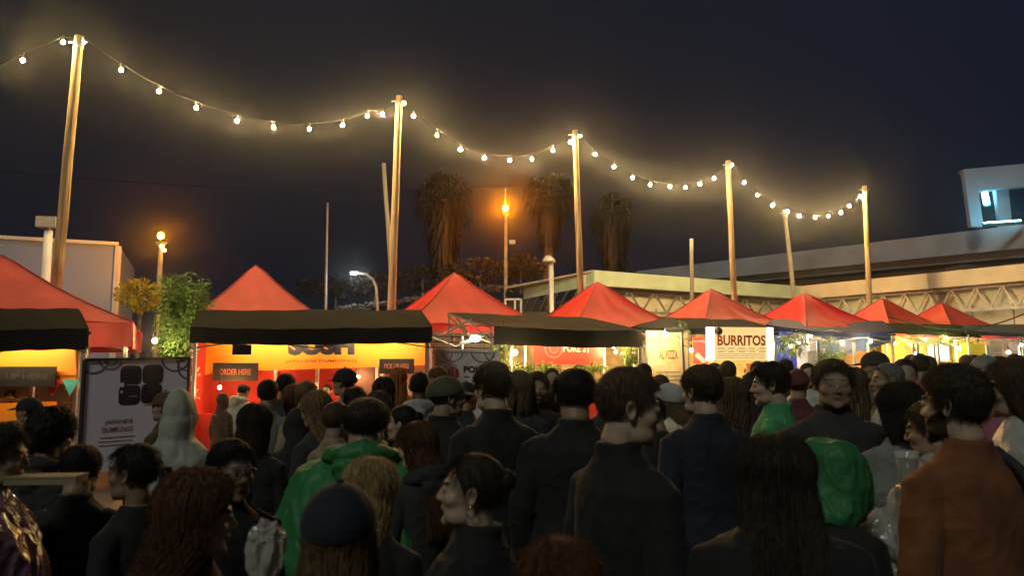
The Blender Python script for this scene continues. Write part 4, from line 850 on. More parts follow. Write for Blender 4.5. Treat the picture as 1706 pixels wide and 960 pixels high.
def body_mesh(fem, yaw, pitch, arms, hero):
    key = ('b', fem, yaw, pitch, arms, hero)
    if key in CACHE: return CACHE[key]
    mb = body_core(fem, yaw, pitch, arms); M = head_mx(yaw, pitch)
    nu, nv = (120, 90) if hero else (48, 36)
    A, E, D = dirgrid(nu, nv); v, f = star_mesh(march(D, fem), D); mb.add([M @ q for q in v], f)
    mb.tube([(0, -.022, 1.44), NP + Vector((0, .002, 0)), M @ Vector((0, -.018, -.06)), M @ Vector((0, -.014, -.02))], [.062, .053 if fem else .059, .052 if fem else .058, .05], 20)
    for sd in (-1, 1):   # ears
        ev = []; k = 14
        for (o, sc_, rr) in ((-.006, .8, .8), (.006, 1.0, 1.0), (.012, .95, .95), (.010, .68, .62), (.003, .5, .4)):
            for j in range(k):
                t = 2 * math.pi * j / k; yy = math.cos(t) * .0175 * sc_; zz = math.sin(t) * .031 * rr; yy *= 1 + .2 * math.sin(t)
                ev.append(M @ Vector((sd * (.070 + o + .35 * max(0, -yy) + .003), -.012 + yy - .08 * zz, -.006 + zz)))
        ef = [(i * k + j, i * k + (j + 1) % k, (i + 1) * k + (j + 1) % k, (i + 1) * k + j) for i in range(4) for j in range(k)] + [tuple(range(k - 1, -1, -1)), tuple(range(4 * k, 5 * k))]
        mb.add(ev, ef)
    wc = M @ Vector((0, 0, -.01))
    me = to_mesh(mb, wc, .0135 if hero else .026, 1)
    ex = MB()
    for sd, ps in ((-1, arms[0]), (1, arms[1])): a = arm_pts(sd, ps); hand_mb(ex, a[2], a[1], sd)
    bm = bmesh.new(); bm.from_mesh(me); vv = [bm.verts.new(v) for v in ex.v]
    for q in ex.f: fc = bm.faces.new([vv[i] for i in q]); fc.smooth = True
    Mi = M.inverted(); bm.faces.ensure_lookup_table()
    for fc in bm.faces:
        q = Mi @ fc.calc_center_median()
        if q.y > .082 and abs(q.x) < .021 * (1 - ((q.z + .063) / .016) ** 2 if abs(q.z + .063) < .016 else 0): fc.material_index = 1
        elif q.y > .062 and .014 < abs(q.x) < .050 and abs(q.z - (.0275 - .18 * max(0, abs(q.x) - .034))) < .0028: fc.material_index = 2
        elif q.y > .088 and abs(abs(q.x) - .0322) < .0048 and abs(q.z - .004) < .0045: fc.material_index = 3
        elif q.y > .086 and abs(abs(q.x) - .032) < .0125 and abs(q.z - .004) < .0048: fc.material_index = 4
    bm.to_mesh(me); bm.free(); CACHE[key] = me; return me
def fold_displace(me, amp, seed=0, sx=5.0, szz=3.0, zmin=-9, off=0.0):
    n = len(me.vertices); co = np.empty(n * 3, 'f'); no = np.empty(n * 3, 'f'); me.vertices.foreach_get('co', co); me.vertices.foreach_get('normal', no); co = co.reshape(-1, 3); no = no.reshape(-1, 3)
    def fo(x, y, z):
        wx = x + .04 * noise.noise(Vector((x * 4, y * 4, z * 4 + seed))); zz = z + .35 * abs(x) - .25 * y
        r1 = 1 - abs(noise.noise(Vector((wx * sx + seed, y * sx, zz * szz)))) * 2.4
        r2 = 1 - abs(noise.noise(Vector((wx * sx * 1.8 - seed, y * sx * 1.8, zz * szz * 4.2)))) * 2.6
        return amp * (.8 * r1 + .55 * max(0, r2) ** 2 + .25 * noise.noise(Vector((x * 30, y * 30, z * 22))))
    d = np.array([fo(x, y, z) for x, y, z in co.tolist()], 'f')
    co += no * (d + off)[:, None]; me.vertices.foreach_set('co', co.ravel()); me.update()
HSH = lambda q: abs(q) 
def hood_star(M, r_add, face=True, peak=0.0, nu=64, nv=48, openaz=48):
    A, E, D = dirgrid(nu, nv); r = np.maximum(march(D) , .088) + r_add; az = np.abs((A + np.pi) % (2 * np.pi) - np.pi); el = E
    r = r + peak * np.clip(np.sin(E), 0, 1) ** 3 * (np.cos(A) * -.5 + .8)
    r = np.where((E < -.3) & (az > 1.2), np.maximum(r, .115), r)
    if face:
        m = np.clip((np.deg2rad(openaz) - np.hypot(az, (el + .05) * .85)) / .12, 0, 1); r = r * (1 - m) + .055 * m
    v, f = star_mesh(r, D); return [M @ q for q in v], f
def cloth_mesh(kind, fem, yaw, pitch, arms, hero, seed=0):
    key = ('c', kind, fem, yaw if kind in ('poncho_up', 'hood_up') else 0, pitch if kind in ('poncho_up', 'hood_up') else 0, arms, hero, seed if hero else 0)
    if key in CACHE: return CACHE[key]
    M = head_mx(yaw, pitch); g = {'tshirt': .012, 'sweater': .018, 'jacket': .026, 'puffer': .038, 'coat': .03, 'hood_up': .028, 'hoodie': .026, 'poncho': .03, 'poncho_up': .03}[kind]
    mb = body_core(fem, yaw, pitch, arms, g, legs=False)
    if kind in ('coat', 'poncho', 'poncho_up'):
        zb = .55 if kind == 'coat' else .62; sp = .21 if kind == 'coat' else .31
        mb.loft([(0, 0, zb, sp, sp * .8), (0, 0, .95, sp * .95, sp * .72), (0, 0, 1.2, .2 + (sp - .2) * .6, .16 + (sp - .2) * .3), (0, -.005, 1.36, .19 + (sp - .2) * .35, .135), (0, -.01, 1.43, .15, .1)], 32, p=2.4)
    if kind in ('poncho', 'poncho_up'):
        for sd, ps in ((-1, arms[0]), (1, arms[1])):
            a = arm_pts(sd, ps); mb.tube([a[0], a[1], a[1].lerp(a[2], .75)], [.075, .095, .1], 12)
    # collar
    if kind in ('jacket', 'puffer', 'coat', 'hoodie', 'poncho', 'hood_up'):
        ch = 1.525 if kind != 'tshirt' else 1.5
        mb.loft([(0, -.018, 1.45, .09, .085), (0, -.022, 1.50, .074, .074), (0, -.026, ch, .071, .072)], 20)
    if kind in ('hoodie', 'poncho'):
        pts = [Vector((math.sin(t) * .105, -.03 - math.cos(t) * .085, 1.475 + .028 * math.cos(t))) for t in np.linspace(-2.2, 2.2, 13)]
        mb.tube(pts, [.012, .022, .028, .034, .040, .044, .046, .044, .040, .034, .028, .022, .012], 10)
        mb.tube([(0, -.10, 1.50), (0, -.135, 1.44), (0, -.135, 1.36)], [(.07, .04), (.08, .035), (.04, .015)], 12)
    if kind == 'poncho_up': mb.loft([(0, -.02, 1.26, .26, .19), (0, -.03, 1.36, .225, .165), (0, -.035, 1.44, .165, .14), (0, -.035, 1.495, .108, .108), (0, -.035, 1.54, .104, .112), (0, -.03, 1.62, .102, .118)], 30, p=2.1); v, f = hood_star(M, .018, peak=.045); mb.add(v, f); mb.tube([(0, -.03, 1.40), (0, -.03, 1.5), M @ Vector((0, -.03, -.05))], [.12, .088, .08], 16)
    if kind == 'hood_up': v, f = hood_star(M, .018, peak=.01, openaz=52); mb.add(v, f); mb.tube([(0, -.03, 1.42), (0, -.03, 1.5), M @ Vector((0, -.03, -.05))], [.11, .085, .078], 16)
    me = to_mesh(mb, None, .0085 if hero else .020, 2)
    amp = {'tshirt': .005, 'sweater': .005, 'puffer': .008, 'poncho': .022, 'poncho_up': .015, 'hood_up': .009, 'coat': .009}.get(kind, .007)
    fold_displace(me, amp, seed * 3.3 + 1, 6 if 'poncho' not in kind else 7.5, 3.2 if 'poncho' not in kind else 1.6)
    CACHE[key] = me; return me
def trouser_mesh(fem):
    key = ('t', fem)
    if key in CACHE: return CACHE[key]
    mb = MB(); mb.loft([(0, 0, .83, .16, .12), (0, 0, .93, .178, .13), (0, 0, .99, .165, .12)], 20)
    for sd in (-1, 1): mb.tube([(sd * .085, 0, .9), (sd * .09, .01, .7), (sd * .095, .015, .49), (sd * .1, -.005, .33), (sd * .1, -.01, .07)], [.097, .087, .068, .066, .058], 12)
    CACHE[key] = to_mesh(mb, None, .022, 1); return CACHE[key]
def shoe_mesh(sd):
    key = ('s', sd)
    if key in CACHE: return CACHE[key]
    mb = MB(); mb.loft([(sd * .108, .045, .0, .047, .14), (sd * .108, .045, .025, .05, .143), (sd * .108, .04, .05, .043, .13), (sd * .105, .0, .085, .045, .075), (sd * .102, -.01, .12, .046, .05)], 16); me = bpy.data.meshes.new('shoe'); me.from_pydata([tuple(v) for v in mb.v], [], mb.f)
    me.polygons.foreach_set('use_smooth', [True] * len(me.polygons)); CACHE[key] = me; return me
HLX = [0, 35, 50, 66, 76, 88, 98, 108, 125, 150, 180]; HLY = [50, 46, 36, 22, -4, -8, 8, -14, -30, -42, -46]
def hairline(azd): return np.interp(azd, HLX, HLY)
def mkmesh(mb, smooth=True):
    me = bpy.data.meshes.new('hair'); me.from_pydata([tuple(v) for v in mb.v], [], mb.f)
    if smooth: me.polygons.foreach_set('use_smooth', [True] * len(me.polygons))
    me.update(); return me
def hair_mesh(style, fem, yaw, pitch, hero, seed=0, hatted=False):
    key = ('h', hatted, style, fem, yaw, pitch, hero, seed)
    if key in CACHE: return CACHE[key]
    M = head_mx(yaw, pitch); rn = random.Random(seed * 7 + len(style)); mb = MB(); nu, nv = (110, 80) if hero else (48, 34)
    A, E, D = dirgrid(nu, nv); r = march(D, fem); az = np.abs(np.rad2deg((A + np.pi) % (2 * np.pi) - np.pi)); el = np.rad2deg(E)
    hl = hairline(az)
    T = {'short': .013, 'crop': .006, 'full': .018, 'curly': .016, 'afro': .05, 'long': .017, 'longcurly': .035, 'bob': .024, 'bun': .010, 'pony': .010, 'grey': .007, 'receding': .009}[style]
    if style in ('long', 'bob', 'longcurly'): hl = np.where(az > 70, -60, hl)
    if style == 'receding': hl = hl + np.where(az < 60, 18, 0)
    nzv = np.array([noise.noise(Vector((d[0] * 9 + seed, d[1] * 9, d[2] * 5))) + .5 * noise.noise(Vector((d[0] * 24, d[1] * 24 + seed, d[2] * 12))) for d in D.reshape(-1, 3).tolist()]).reshape(r.shape)
    m = np.clip((el - hl + nzv * 5) / 9, 0, 1); m = m * m * (3 - 2 * m)
    if hatted: m = m * np.clip((28 - el) / 10, 0, 1)
    topf = np.clip((el + 10) / 60, 0, 1); t = T * (.22 + .85 * topf) if style in ('short', 'full', 'crop') else T * (.8 + .2 * topf)
    if style in ('short', 'full'): t = t + .004 * np.clip(np.cos(A), 0, 1) * topf
    amp = {'curly': .5, 'afro': .3, 'longcurly': .4, 'full': .3}.get(style, .22)
    rh = r * (1 - m) * .93 + r * m + m * t * (1 + amp * nzv)
    v, f = star_mesh(rh, D); mb.add([M @ q for q in v], f)
    def rootpt(azr, elr, off): return Vector((math.sin(azr) * math.cos(elr), math.cos(azr) * math.cos(elr), math.sin(elr))) * (rlook(azr, elr, fem) + off)
    # vectorised strands
    def strands(n, L, rad, off, jit, curl=0.0, sides=3, segs=4, fall=False):
        azr = np.array([rn.uniform(-math.pi, math.pi) for _ in range(n)]); u = np.array([rn.random() for _ in range(n)])
        hlr = np.deg2rad(hairline(np.abs(np.rad2deg(azr)))); el_ = np.arcsin(np.clip(np.sin(hlr) + (1 - np.sin(hlr)) * u, -1, 1)); ok = el_ > hlr
        d = np.stack([np.sin(azr) * np.cos(el_), np.cos(azr) * np.cos(el_), np.sin(el_)], -1); rr = march(d, fem) + off
        for k in range(n):
            dv = Vector(d[k]); p = dv * float(rr[k]); nrm = dv; tg = Vector((dv.x * .6, dv.y * .6 + (.35 if not fem else 0), -.65 - .2 * dv.z)); tg = (tg - nrm * tg.dot(nrm)).normalized() if tg.length > .01 else Vector((1, 0, 0))
            tg = (tg + Vector((rn.uniform(-jit, jit), rn.uniform(-jit, jit), rn.uniform(-jit, jit)))).normalized(); l = L * rn.uniform(.6, 1.3); lift = rn.uniform(.03, .16 if not curl else 1.0); l *= 1 if curl else .45 + .55 * min(1, max(0, (dv.z + .2) / .9))
            pts = []
            for s_ in range(segs):
                f_ = s_ / (segs - 1); q = p + tg * l * f_ + nrm * (lift * l * (f_ - .8 * f_ * f_))
                if curl: q += (nrm * math.sin(f_ * 7 + k) + tg.cross(nrm) * math.cos(f_ * 7 + k)) * curl
                pts.append(M @ q)
            mb.tube(pts, [rad, rad, rad * .8, rad * .25] if segs == 4 else [rad * (1 - .7 * i / (segs - 1)) for i in range(segs)], sides, cap=False)
    if hero and not hatted:
        if style in ('short', 'full'): strands(2600, .030 if style == 'short' else .036, .0009, T * .5, .25)
        elif style in ('crop', 'grey', 'receding'): strands(1500, .012, .0007, T * .6, .3)
        elif style in ('curly', 'afro', 'longcurly') and not hatted: strands(2600, .024, .0010, T * .75, .5, curl=.005, segs=6)
        elif style in ('bun', 'pony', 'long', 'bob'): strands(700, .05, .0007, T * .9, .15)
    elif style in ('curly', 'afro', 'longcurly') and not hatted: strands(260, .035, .003, T * .75, .5, curl=.006, segs=5)
    if style in ('long', 'longcurly', 'bob'):
        Lh = {'long': .42, 'longcurly': .30, 'bob': .14}[style]; nl = 1400 if hero else 110
        fly = 500 if hero else 0
        for k in range(nl + fly):
            a0 = rn.uniform(-math.pi, math.pi); top_el = rn.uniform(.75, 1.45) if not hatted else rn.uniform(-.15, .12); off = T * rn.uniform(.6, 1.05) + (rn.uniform(.001, .012) if k >= nl else 0); pts = []
            sg = 1 if a0 >= 0 else -1; aend = sg * max(abs(a0), R(rn.uniform(74, 96)))
            for s_ in range(5):
                f_ = s_ / 4; e = top_el * (1 - f_) - .12 * f_; aa = a0 + (aend - a0) * (f_ ** .8); pts.append(rootpt(aa, e, off))
            p = pts[-1]; l = Lh * rn.uniform(.75, 1.1); ns = 8
            ho = Vector((math.sin(aend), math.cos(aend), 0)); wv = rn.uniform(0, 6)
            for s_ in range(1, ns):
                f_ = s_ / (ns - 1); tgt = Vector((ho.x * .10, min(ho.y * .10, .03) - .03 - .055 * min(1, f_ * l / .16), 0)); q = Vector((p.x + (tgt.x - p.x) * min(1, f_ * 1.3), p.y + (tgt.y - p.y) * min(1, f_ * 1.3), p.z - l * f_))
                am = (.009 if style == 'longcurly' else .004) * (2.2 if k >= nl else 1); q += Vector((math.sin(wv + f_ * 9) * am, math.cos(wv + f_ * 8) * am, 0)); pts.append(q)
            rd = (.0023 if hero else .012) * rn.uniform(.6, 1.2) * (.3 if k >= nl else 1); mb.tube([M @ q for q in pts], [rd * .5, rd, rd, rd, rd] + [rd * (1 - .75 * (i / 7) ** 2) for i in range(1, 8)], 4, cap=False)
        if style != 'bob' or True:
            ck = [(0, -.045, .02, .075, .07), (0, -.05, -.06, .085, .055), (0, -.075, -.06 - Lh * .35, .092, .035), (0, -.085, -.06 - Lh * .7, .075, .02)]
            b2 = MB().loft(ck, 20); mb.add([M @ q for q in b2.v], b2.f)
    if style == 'bun':
        b2 = MB().ball((0, -.115, .045), .036, 3); 
        for k in range(120 if hero else 20):
            a = rn.uniform(0, 6.28); b2.tube([Vector((0, -.115, .045)) + Vector((math.cos(a + i * .5) * .034, -.012 + .012 * i * .5, math.sin(a + i * .5) * .034)) for i in range(4)], .003, 4, cap=False)
        mb.add([M @ q for q in b2.v], b2.f)
    if style == 'pony':
        b2 = MB().ball((0, -.112, .02), .022, 2)
        for k in range(130 if hero else 30):
            x = rn.uniform(-.022, .022); y = rn.uniform(-.02, .02); l = rn.uniform(.2, .28); b2.tube([Vector((x * .5, -.11, .03)), Vector((x, -.145 + y, .02)), Vector((x * 1.4, -.155 + y, -.04)), Vector((x * 1.5, -.14 + y, -.04 - l * .5)), Vector((x * .8, -.13 + y * .5, -.04 - l))], [.003, .005, .006, .005, .001], 4, cap=False)
        mb.add([M @ q for q in b2.v], b2.f)
    me = mkmesh(mb); CACHE[key] = me; return me
def cap_mesh(kind, yaw, pitch, hero):
    key = ('cap', kind, yaw, pitch, hero)
    if key in CACHE: return CACHE[key]
    M = head_mx(yaw, pitch); mb = MB(); A, E, D = dirgrid(72, 50); r = march(D); azd = np.abs(np.rad2deg((A + np.pi) % (2 * np.pi) - np.pi)); el = np.rad2deg(E)
    lim = {'cap': 22 - 26 * (azd / 180), 'beanie': 22 - 38 * (azd / 180), 'bucket': 16 - 18 * (azd / 180)}[kind]
    m = np.clip((el - lim) / 4, 0, 1); t = {'cap': .022, 'beanie': .026, 'bucket': .030}[kind]
    rh = np.where(m > 0, r + t * m, r * .9)
    if kind == 'beanie': rh = rh + .0015 * np.sin(A * 36) * m + .008 * np.clip((np.sin(E)), 0, 1) * m
    if kind == 'cap': rh = rh - .0015 * (np.abs(np.sin(A * 3)) < .06) * m
    v, f = star_mesh(rh, D); mb.add([M @ q for q in v], f)
    if kind == 'cap':
        ms = MB()
        def br(u, v_): x = (u - .5) * .15; fr = math.sqrt(max(0, 1 - (x / .079) ** 2)); return Vector((x, .075 * fr + v_ * .085 * fr + .02, .042 - .022 * v_ * fr - 2.2 * x * x))
        ms.grid(br, 14, 6); ms.grid(lambda u, v_: br(u, v_) - Vector((0, 0, .004)), 14, 6); ms.ball((0, -.012, .141), .011, 2, sc3=(1, 1, .6)); mb.add([M @ q for q in ms.v], ms.f)
        b3 = MB().tube([Vector((math.sin(t) * .03, -.118 - .0, -.0 + .022 * math.cos(t) + .03)) for t in np.linspace(-1.5, 1.5, 9)], .004, 5); mb.add([M @ q for q in b3.v], b3.f)
    if kind == 'bucket':
        ms = MB(); n = 48; vs = []
        for rr, z in ((.1, .045), (.125, .02), (.15, .0), (.15, -.003), (.1, .04)):
            for j in range(n): a = 2 * math.pi * j / n; vs.append(Vector((math.sin(a) * rr * .86, math.cos(a) * rr - .008, z + .004 * math.sin(a * 3))))
        ms.add(vs, [(i * n + j, i * n + (j + 1) % n, (i + 1) * n + (j + 1) % n, (i + 1) * n + j) for i in range(4) for j in range(n)]); mb.add([M @ q for q in ms.v], ms.f)
    me = mkmesh(mb); CACHE[key] = me; return me
def link(name, me, par, mats):
    o = bpy.data.objects.new(name, me); sc.collection.objects.link(o); o.parent = par
    while len(me.materials) < len(mats): me.materials.append(None)
    for i, m in enumerate(mats): o.material_slots[i].link = 'OBJECT'; o.material_slots[i].material = m
    return o
SK = {'pale': (.40, .27, .19), 'mid': (.28, .18, .115), 'tan': (.22, .125, .075), 'dark': (.09, .045, .028)}
HAIRC = {'black': (.014, .012, .011), 'dark': (.042, .030, .020), 'brown': (.085, .052, .030), 'auburn': (.12, .052, .024), 'light': (.19, .115, .055), 'blonde': (.5, .34, .16), 'grey': (.16, .15, .14), 'red': (.4, .12, .03)}
def hairmat(c): return mat('hair_' + c, HAIRC[c], .6, .75, 55, .25, 120, stretch=(3, 3, .4), transl=.3, spec=.2)
FAB = dict(black=(.008, .008, .0085), navy=(.009, .011, .022), charcoal=(.022, .022, .023), grey=(.16, .16, .16), lightgrey=(.33, .32, .31), white=(.46, .47, .41), cream=(.55, .48, .36), beige=(.28, .2, .12), brown=(.07, .038, .02), rust=(.17, .056, .019), orange=(.5, .13, .02),
           green=(.05, .25, .09), maroon=(.09, .015, .02), olive=(.06, .06, .03), blue=(.03, .06, .16), pink=(.35, .10, .16), red=(.4, .03, .03), tan=(.3, .2, .1))
def fabmat(c, kind):
    if kind.startswith('poncho') and c in ('clear', 'clearpink'):
        return mat('plastic_' + c, (.5, .47, .44) if c == 'clear' else (.38, .2, .26), .16, .1, 4, .8, 16, trans=.0, spec=.8, coat=.6, transl=.35)
    if kind.startswith('poncho'): return mat('poncho_' + c, FAB[c], .5, .2, 4, .3, 30, transl=.35, spec=.35)
    if kind == 'puffer': return mat('puffer_' + c, FAB[c], .42, .2, 5, .6, 14)
    return mat('fabric_' + c, FAB[c], .88, .3, 9, .15, 90, sheen=.03)
PEOPLE = []
def person(px, top, d, face, cl, label, hair='short', hc='dark', kind='jacket', col='black', fem=0, yaw=0, pitch=0, arms=('down', 'down'), skin='mid', hat=None, hatc='black', hero=None, seed=0, wide=1.0, glasses=False, beard=None, earring=False, tr='charcoal', hmin=1.36, hmax=1.98, hs=1.0, fh=None, rainhood=None):
    T = P(px, top, d); extra = {'afro': .045, 'curly': .03, 'longcurly': .03, 'full': .026, 'short': .016}.get(hair, .012) if hair else .01
    if hat: extra = .028
    if kind.endswith('_up'): extra = .05
    s = min(hmax, max(hmin, T.z / (1.752 + extra) * 1.752)) / 1.752
    hero = (d < 4.4) if hero is None else hero
    root = thing('person', (T.x, d, 0), label, 'person', 'people in the night market crowd'); root.rotation_euler = (0, 0, -R(face)); root.scale = (s * wide, s * wide, s); root['category'] = 'person'
    skm = mat('skin_' + skin, SK[skin], .5, .12, 14, .12, 150, spec=.35); lip = mat('lips_' + skin + str(fem), (SK[skin][0] * .85, SK[skin][1] * (.55 if fem else .72), SK[skin][2] * (.55 if fem else .72)), .45); dk = mat('eyebrow', (.05, .032, .022), .9); ir = mat('iris', (.015, .01, .008), .1); scl = mat('eye_white', (.3, .27, .24), .3) if earring else mat('shaded_eye_' + skin, tuple(q * .6 for q in SK[skin]), .5)  # most eyes are darkened skin, socket shade put into the colour
    # the body mesh turns its head about the neck; feet follow the body's heading
    link('body', body_mesh(fem, yaw, pitch, arms, hero if fh is None else fh), root, [skm, lip, dk, ir, scl])
    cname = {'tshirt': 'tshirt', 'sweater': 'sweater', 'puffer': 'jacket', 'poncho': 'rain_poncho', 'poncho_up': 'rain_poncho', 'hood_up': 'hooded_jacket', 'hoodie': 'hooded_jacket', 'coat': 'coat', 'jacket': 'jacket'}[kind]
    c = link(cname, cloth_mesh(kind, fem, yaw, pitch, arms, hero, seed), root, [fabmat(col, kind)])
    link('trousers', trouser_mesh(fem), root, [fabmat(tr, 'jacket')])
    for sd in (-1, 1): link('shoe', shoe_mesh(sd), root, [blackpl])
    if hair: link('hair', hair_mesh(hair, fem, yaw, pitch, hero, seed % (50 if hero else 2), bool(hat)), root, [hairmat(hc)])
    if hat: link({'cap': 'cap', 'beanie': 'beanie', 'bucket': 'bucket_hat'}[hat], cap_mesh(hat, yaw + (180 if hatc == 'backward' else 0), pitch, hero), root, [fabmat(hatc, 'jacket')])
    M = head_mx(yaw, pitch)
    if beard:
        A, E, D = dirgrid(80, 60); r = march(D); azd = np.abs(np.rad2deg((A + np.pi) % (2 * np.pi) - np.pi)); el = np.rad2deg(E)
        up = np.interp(azd, [0, 14, 22, 40, 70, 84, 90], [-24, -25, -30, -28, -16, -2, -2]); msk = (el < up) & (el > -62) & (azd < 88) & ~((azd < 13) & (el > -38) & (el < -29))
        nzv = np.array([noise.noise(Vector(q) * 30) for q in D.reshape(-1, 3).tolist()]).reshape(r.shape); rh = np.where(msk, r + .005 + .004 * nzv, r * .93); v, f = star_mesh(rh, D); b2 = MB(); b2.add([M @ q for q in v], f)
        link('beard', mkmesh(b2), root, [hairmat(beard)])
    if rainhood:
        b2 = MB().loft([(0, -.02, -.215, .125, .12), (0, .0, -.17, .142, .145), (0, .03, -.08, .132, .165), (0, .03, .02, .120, .165), (0, .01, .10, .110, .14), (0, -.01, .145, .085, .095), (0, -.01, .16, .05, .055)], 36, p=2.3)
        b2.v = [M @ Vector((v.x * .86, v.y * .84, v.z * (.84 if v.z < 0 else 1))) for v in b2.v]; hm = to_mesh(b2, None, .009, 2); fold_displace(hm, .016, 5, 10, 1.4); link('rain_hood', hm, root, [fabmat(rainhood, 'poncho')])
    if glasses:
        b2 = MB()
        for sx_ in (-1, 1):
            b2.tube([M @ Vector((sx_ * .033 + math.cos(t) * .023, .102 - .01 * abs(math.cos(t)), .002 + math.sin(t) * .019)) for t in np.linspace(0, 2 * math.pi, 17)], .0018, 5)
            b2.tube([M @ Vector((sx_ * .056, .098, .006)), M @ Vector((sx_ * .075, .06, .008)), M @ Vector((sx_ * .082, -.01, .010))], .0018, 5)
        b2.tube([M @ Vector((-.011, .104, .004)), M @ Vector((.011, .104, .004))], .0018, 5); link('glasses', mkmesh(b2), root, [blackpl])
    if earring:
        for sx_ in (-1, 1):
            b2 = MB().tube([M @ Vector((sx_ * .083, -.012 + math.cos(t) * .013, -.052 + math.sin(t) * .015)) for t in np.linspace(0, 2 * math.pi, 19)], .0022, 6); b2.ball(M @ Vector((sx_ * .083, -.012, -.038)), .004, 1); link('earring', mkmesh(b2), root, [mat('silver', (.8, .78, .72), .15, metal=1)])
    bpy.context.view_layer.update() if False else None
    return root
# face: 0 = back to the camera, 90 = facing right, 180 = facing the camera, 270 = facing left
D2 = ('down', 'down'); B2 = ('bent', 'bent'); PH = ('bent', 'phone')
p = person
# ---- nearest
woman = p(787, 752, 2.25, 290, 0, 'woman with pulled back dark hair and round earring in profile, black coat', 'bun', 'dark', 'coat', 'black', 1, -18, -4, skin='pale', earring=True, seed=1)
p(567, 797, 1.72, 358, 0, 'person in dark navy cap with long light brown hair, back to the camera', 'long', 'light', 'jacket', 'black', 1, 0, 0, hat='cap', hatc='navy', seed=2)
p(612, 760, 2.5, 12, 0, 'blonde long haired woman right behind the navy cap person', 'long', 'blonde', 'jacket', 'black', 1, 14, 6, skin='pale', seed=3)
p(325, 778, 2.05, 40, 0, 'woman with big frizzy dark reddish bob, seen from behind at lower left', 'longcurly', 'auburn', 'coat', 'black', 1, 28, 4, skin='pale', seed=4, wide=1.0)
p(384, 727, 2.75, 130, 0, 'man with glasses and swept dark hair looking right, behind the frizzy haired woman', 'short', 'black', 'jacket', 'black', 0, 0, 4, skin='mid', glasses=True, seed=5, fh=False)
p(230, 736, 2.85, 285, 0, 'woman with black ponytail in black top facing left', 'pony', 'black', 'sweater', 'black', 1, -10, 0, skin='tan', seed=6)
p(134, 737, 3.15, 350, 0, 'dark haired person in black holding a flat box high at the left', 'short', 'black', 'jacket', 'black', 0, 0, 8, arms=('tray', 'tray'), seed=7)
p(86, 677, 3.7, 8, 0, 'person with bushy black hair and pale collar in front of the yellow counter', 'afro', 'black', 'hoodie', 'charcoal', 0, 0, 4, seed=8)
p(50, 660, 6.4, 262, 0, 'person in dark cap at the yellow counter facing left', 'crop', 'dark', 'jacket', 'black', 0, 0, 0, hat='cap', hatc='navy')
p(-6, 698, 2.75, 65, 0, 'person at the left photo edge in shiny pinkish plastic poncho', 'full', 'dark', 'poncho', 'clearpink', 0, 10, 5, skin='mid', seed=9)
p(301, 654, 4.7, 8, 0, 'person in off white rain poncho with hood up', None, 'dark', 'poncho_up', 'white', 0, 0, 4, seed=10, wide=1.0)
p(277, 650, 5.9, 275, 0, 'person in brown cap half hidden behind the off white hooded poncho', 'short', 'brown', 'jacket', 'brown', 0, 0, 0, hat='cap', hatc='brown')
p(447, 630, 6.3, 0, 0, 'man with round dark hair in grey tshirt facing the dumpling stall', 'full', 'black', 'tshirt', 'grey')
p(477, 621, 7.0, 20, 0, 'dark haired man next to the grey tshirt man at the dumpling stall', 'short', 'black', 'jacket', 'charcoal')
p(490, 641, 6.6, 310, 0, 'woman with reddish lit face turned left before the red stall wall', 'bob', 'auburn', 'sweater', 'lightgrey', 1)
p(511, 632, 6.2, 15, 0, 'light brown haired man before the red stall wall', 'full', 'light', 'sweater', 'beige')
p(534, 649, 4.8, 300, 0, 'woman with straight long light brown hair looking down left', 'long', 'light', 'jacket', 'charcoal', 1, -10, 14, seed=1)
p(575, 611, 6.9, 290, 0, 'tall man in dark cap and pale shirt facing left at the dumpling stall', 'crop', 'dark', 'tshirt', 'lightgrey', hat='cap', hatc='black')
p(592, 640, 5.6, 340, 0, 'man with curly black hair behind the green poncho wearer', 'curly', 'black', 'jacket', 'charcoal', seed=1)
p(610, 660, 3.6, 2, 0, 'short haired man in big green rain poncho with hood down', 'short', 'dark', 'poncho', 'green', 0, 0, 0, seed=11, wide=1.34)
p(560, 668, 4.6, 30, 0, 'person in beige jacket half hidden left of the green poncho', 'short', 'brown', 'jacket', 'beige', seed=12)
p(640, 628, 6.4, 10, 0, 'woman with long black hair by the cream stall panel', 'long', 'black', 'jacket', 'black', 1)
p(632, 651, 5.2, 350, 0, 'woman with long dark hair directly right of the green poncho', 'long', 'dark', 'jacket', 'black', 1)
p(672, 673, 4.5, 285, 0, 'woman with dark bun in left profile right of the green poncho', 'bun', 'black', 'jacket', 'charcoal', 1, -5, 0, skin='pale', seed=13)
p(704, 701, 3.5, 318, 0, 'woman with long reddish hair bent low behind the earring woman', 'long', 'auburn', 'hoodie', 'charcoal', 1, -20, 10, skin='pale', seed=14)
p(700, 617, 5.9, 5, 0, 'dark shaved headed man in light hooded jacket near the poke banner', 'crop', 'black', 'hoodie', 'lightgrey', skin='dark')
p(728, 609, 7.2, 300, 0, 'balding man lit orange left of the poke banner', 'receding', 'auburn', 'jacket', 'maroon')
p(664, 612, 8.6, 350, 0, 'long red haired woman glowing orange at the cream panel', 'long', 'red', 'coat', 'orange', 1)
p(740, 624, 4.7, 15, 0, 'person in olive green cap and broad black coat', 'short', 'brown', 'coat', 'black', 0, 50, 0, hat='cap', hatc='olive', seed=15, hero=True, wide=1.1)
p(777, 634, 6.2, 40, 0, 'person in dark cap between the olive cap and the tall dark haired man', 'crop', 'black', 'jacket', 'navy', hat='cap', hatc='navy')
p(825, 598, 3.95, 335, 0, 'tall dark haired man in black jacket in front of the poke banner', 'full', 'dark', 'jacket', 'black', 0, -14, 2, skin='pale', seed=16)
p(866, 619, 5.6, 15, 0, 'woman with tied dark brown hair and open pale collar', 'bob', 'brown', 'jacket', 'charcoal', 1)
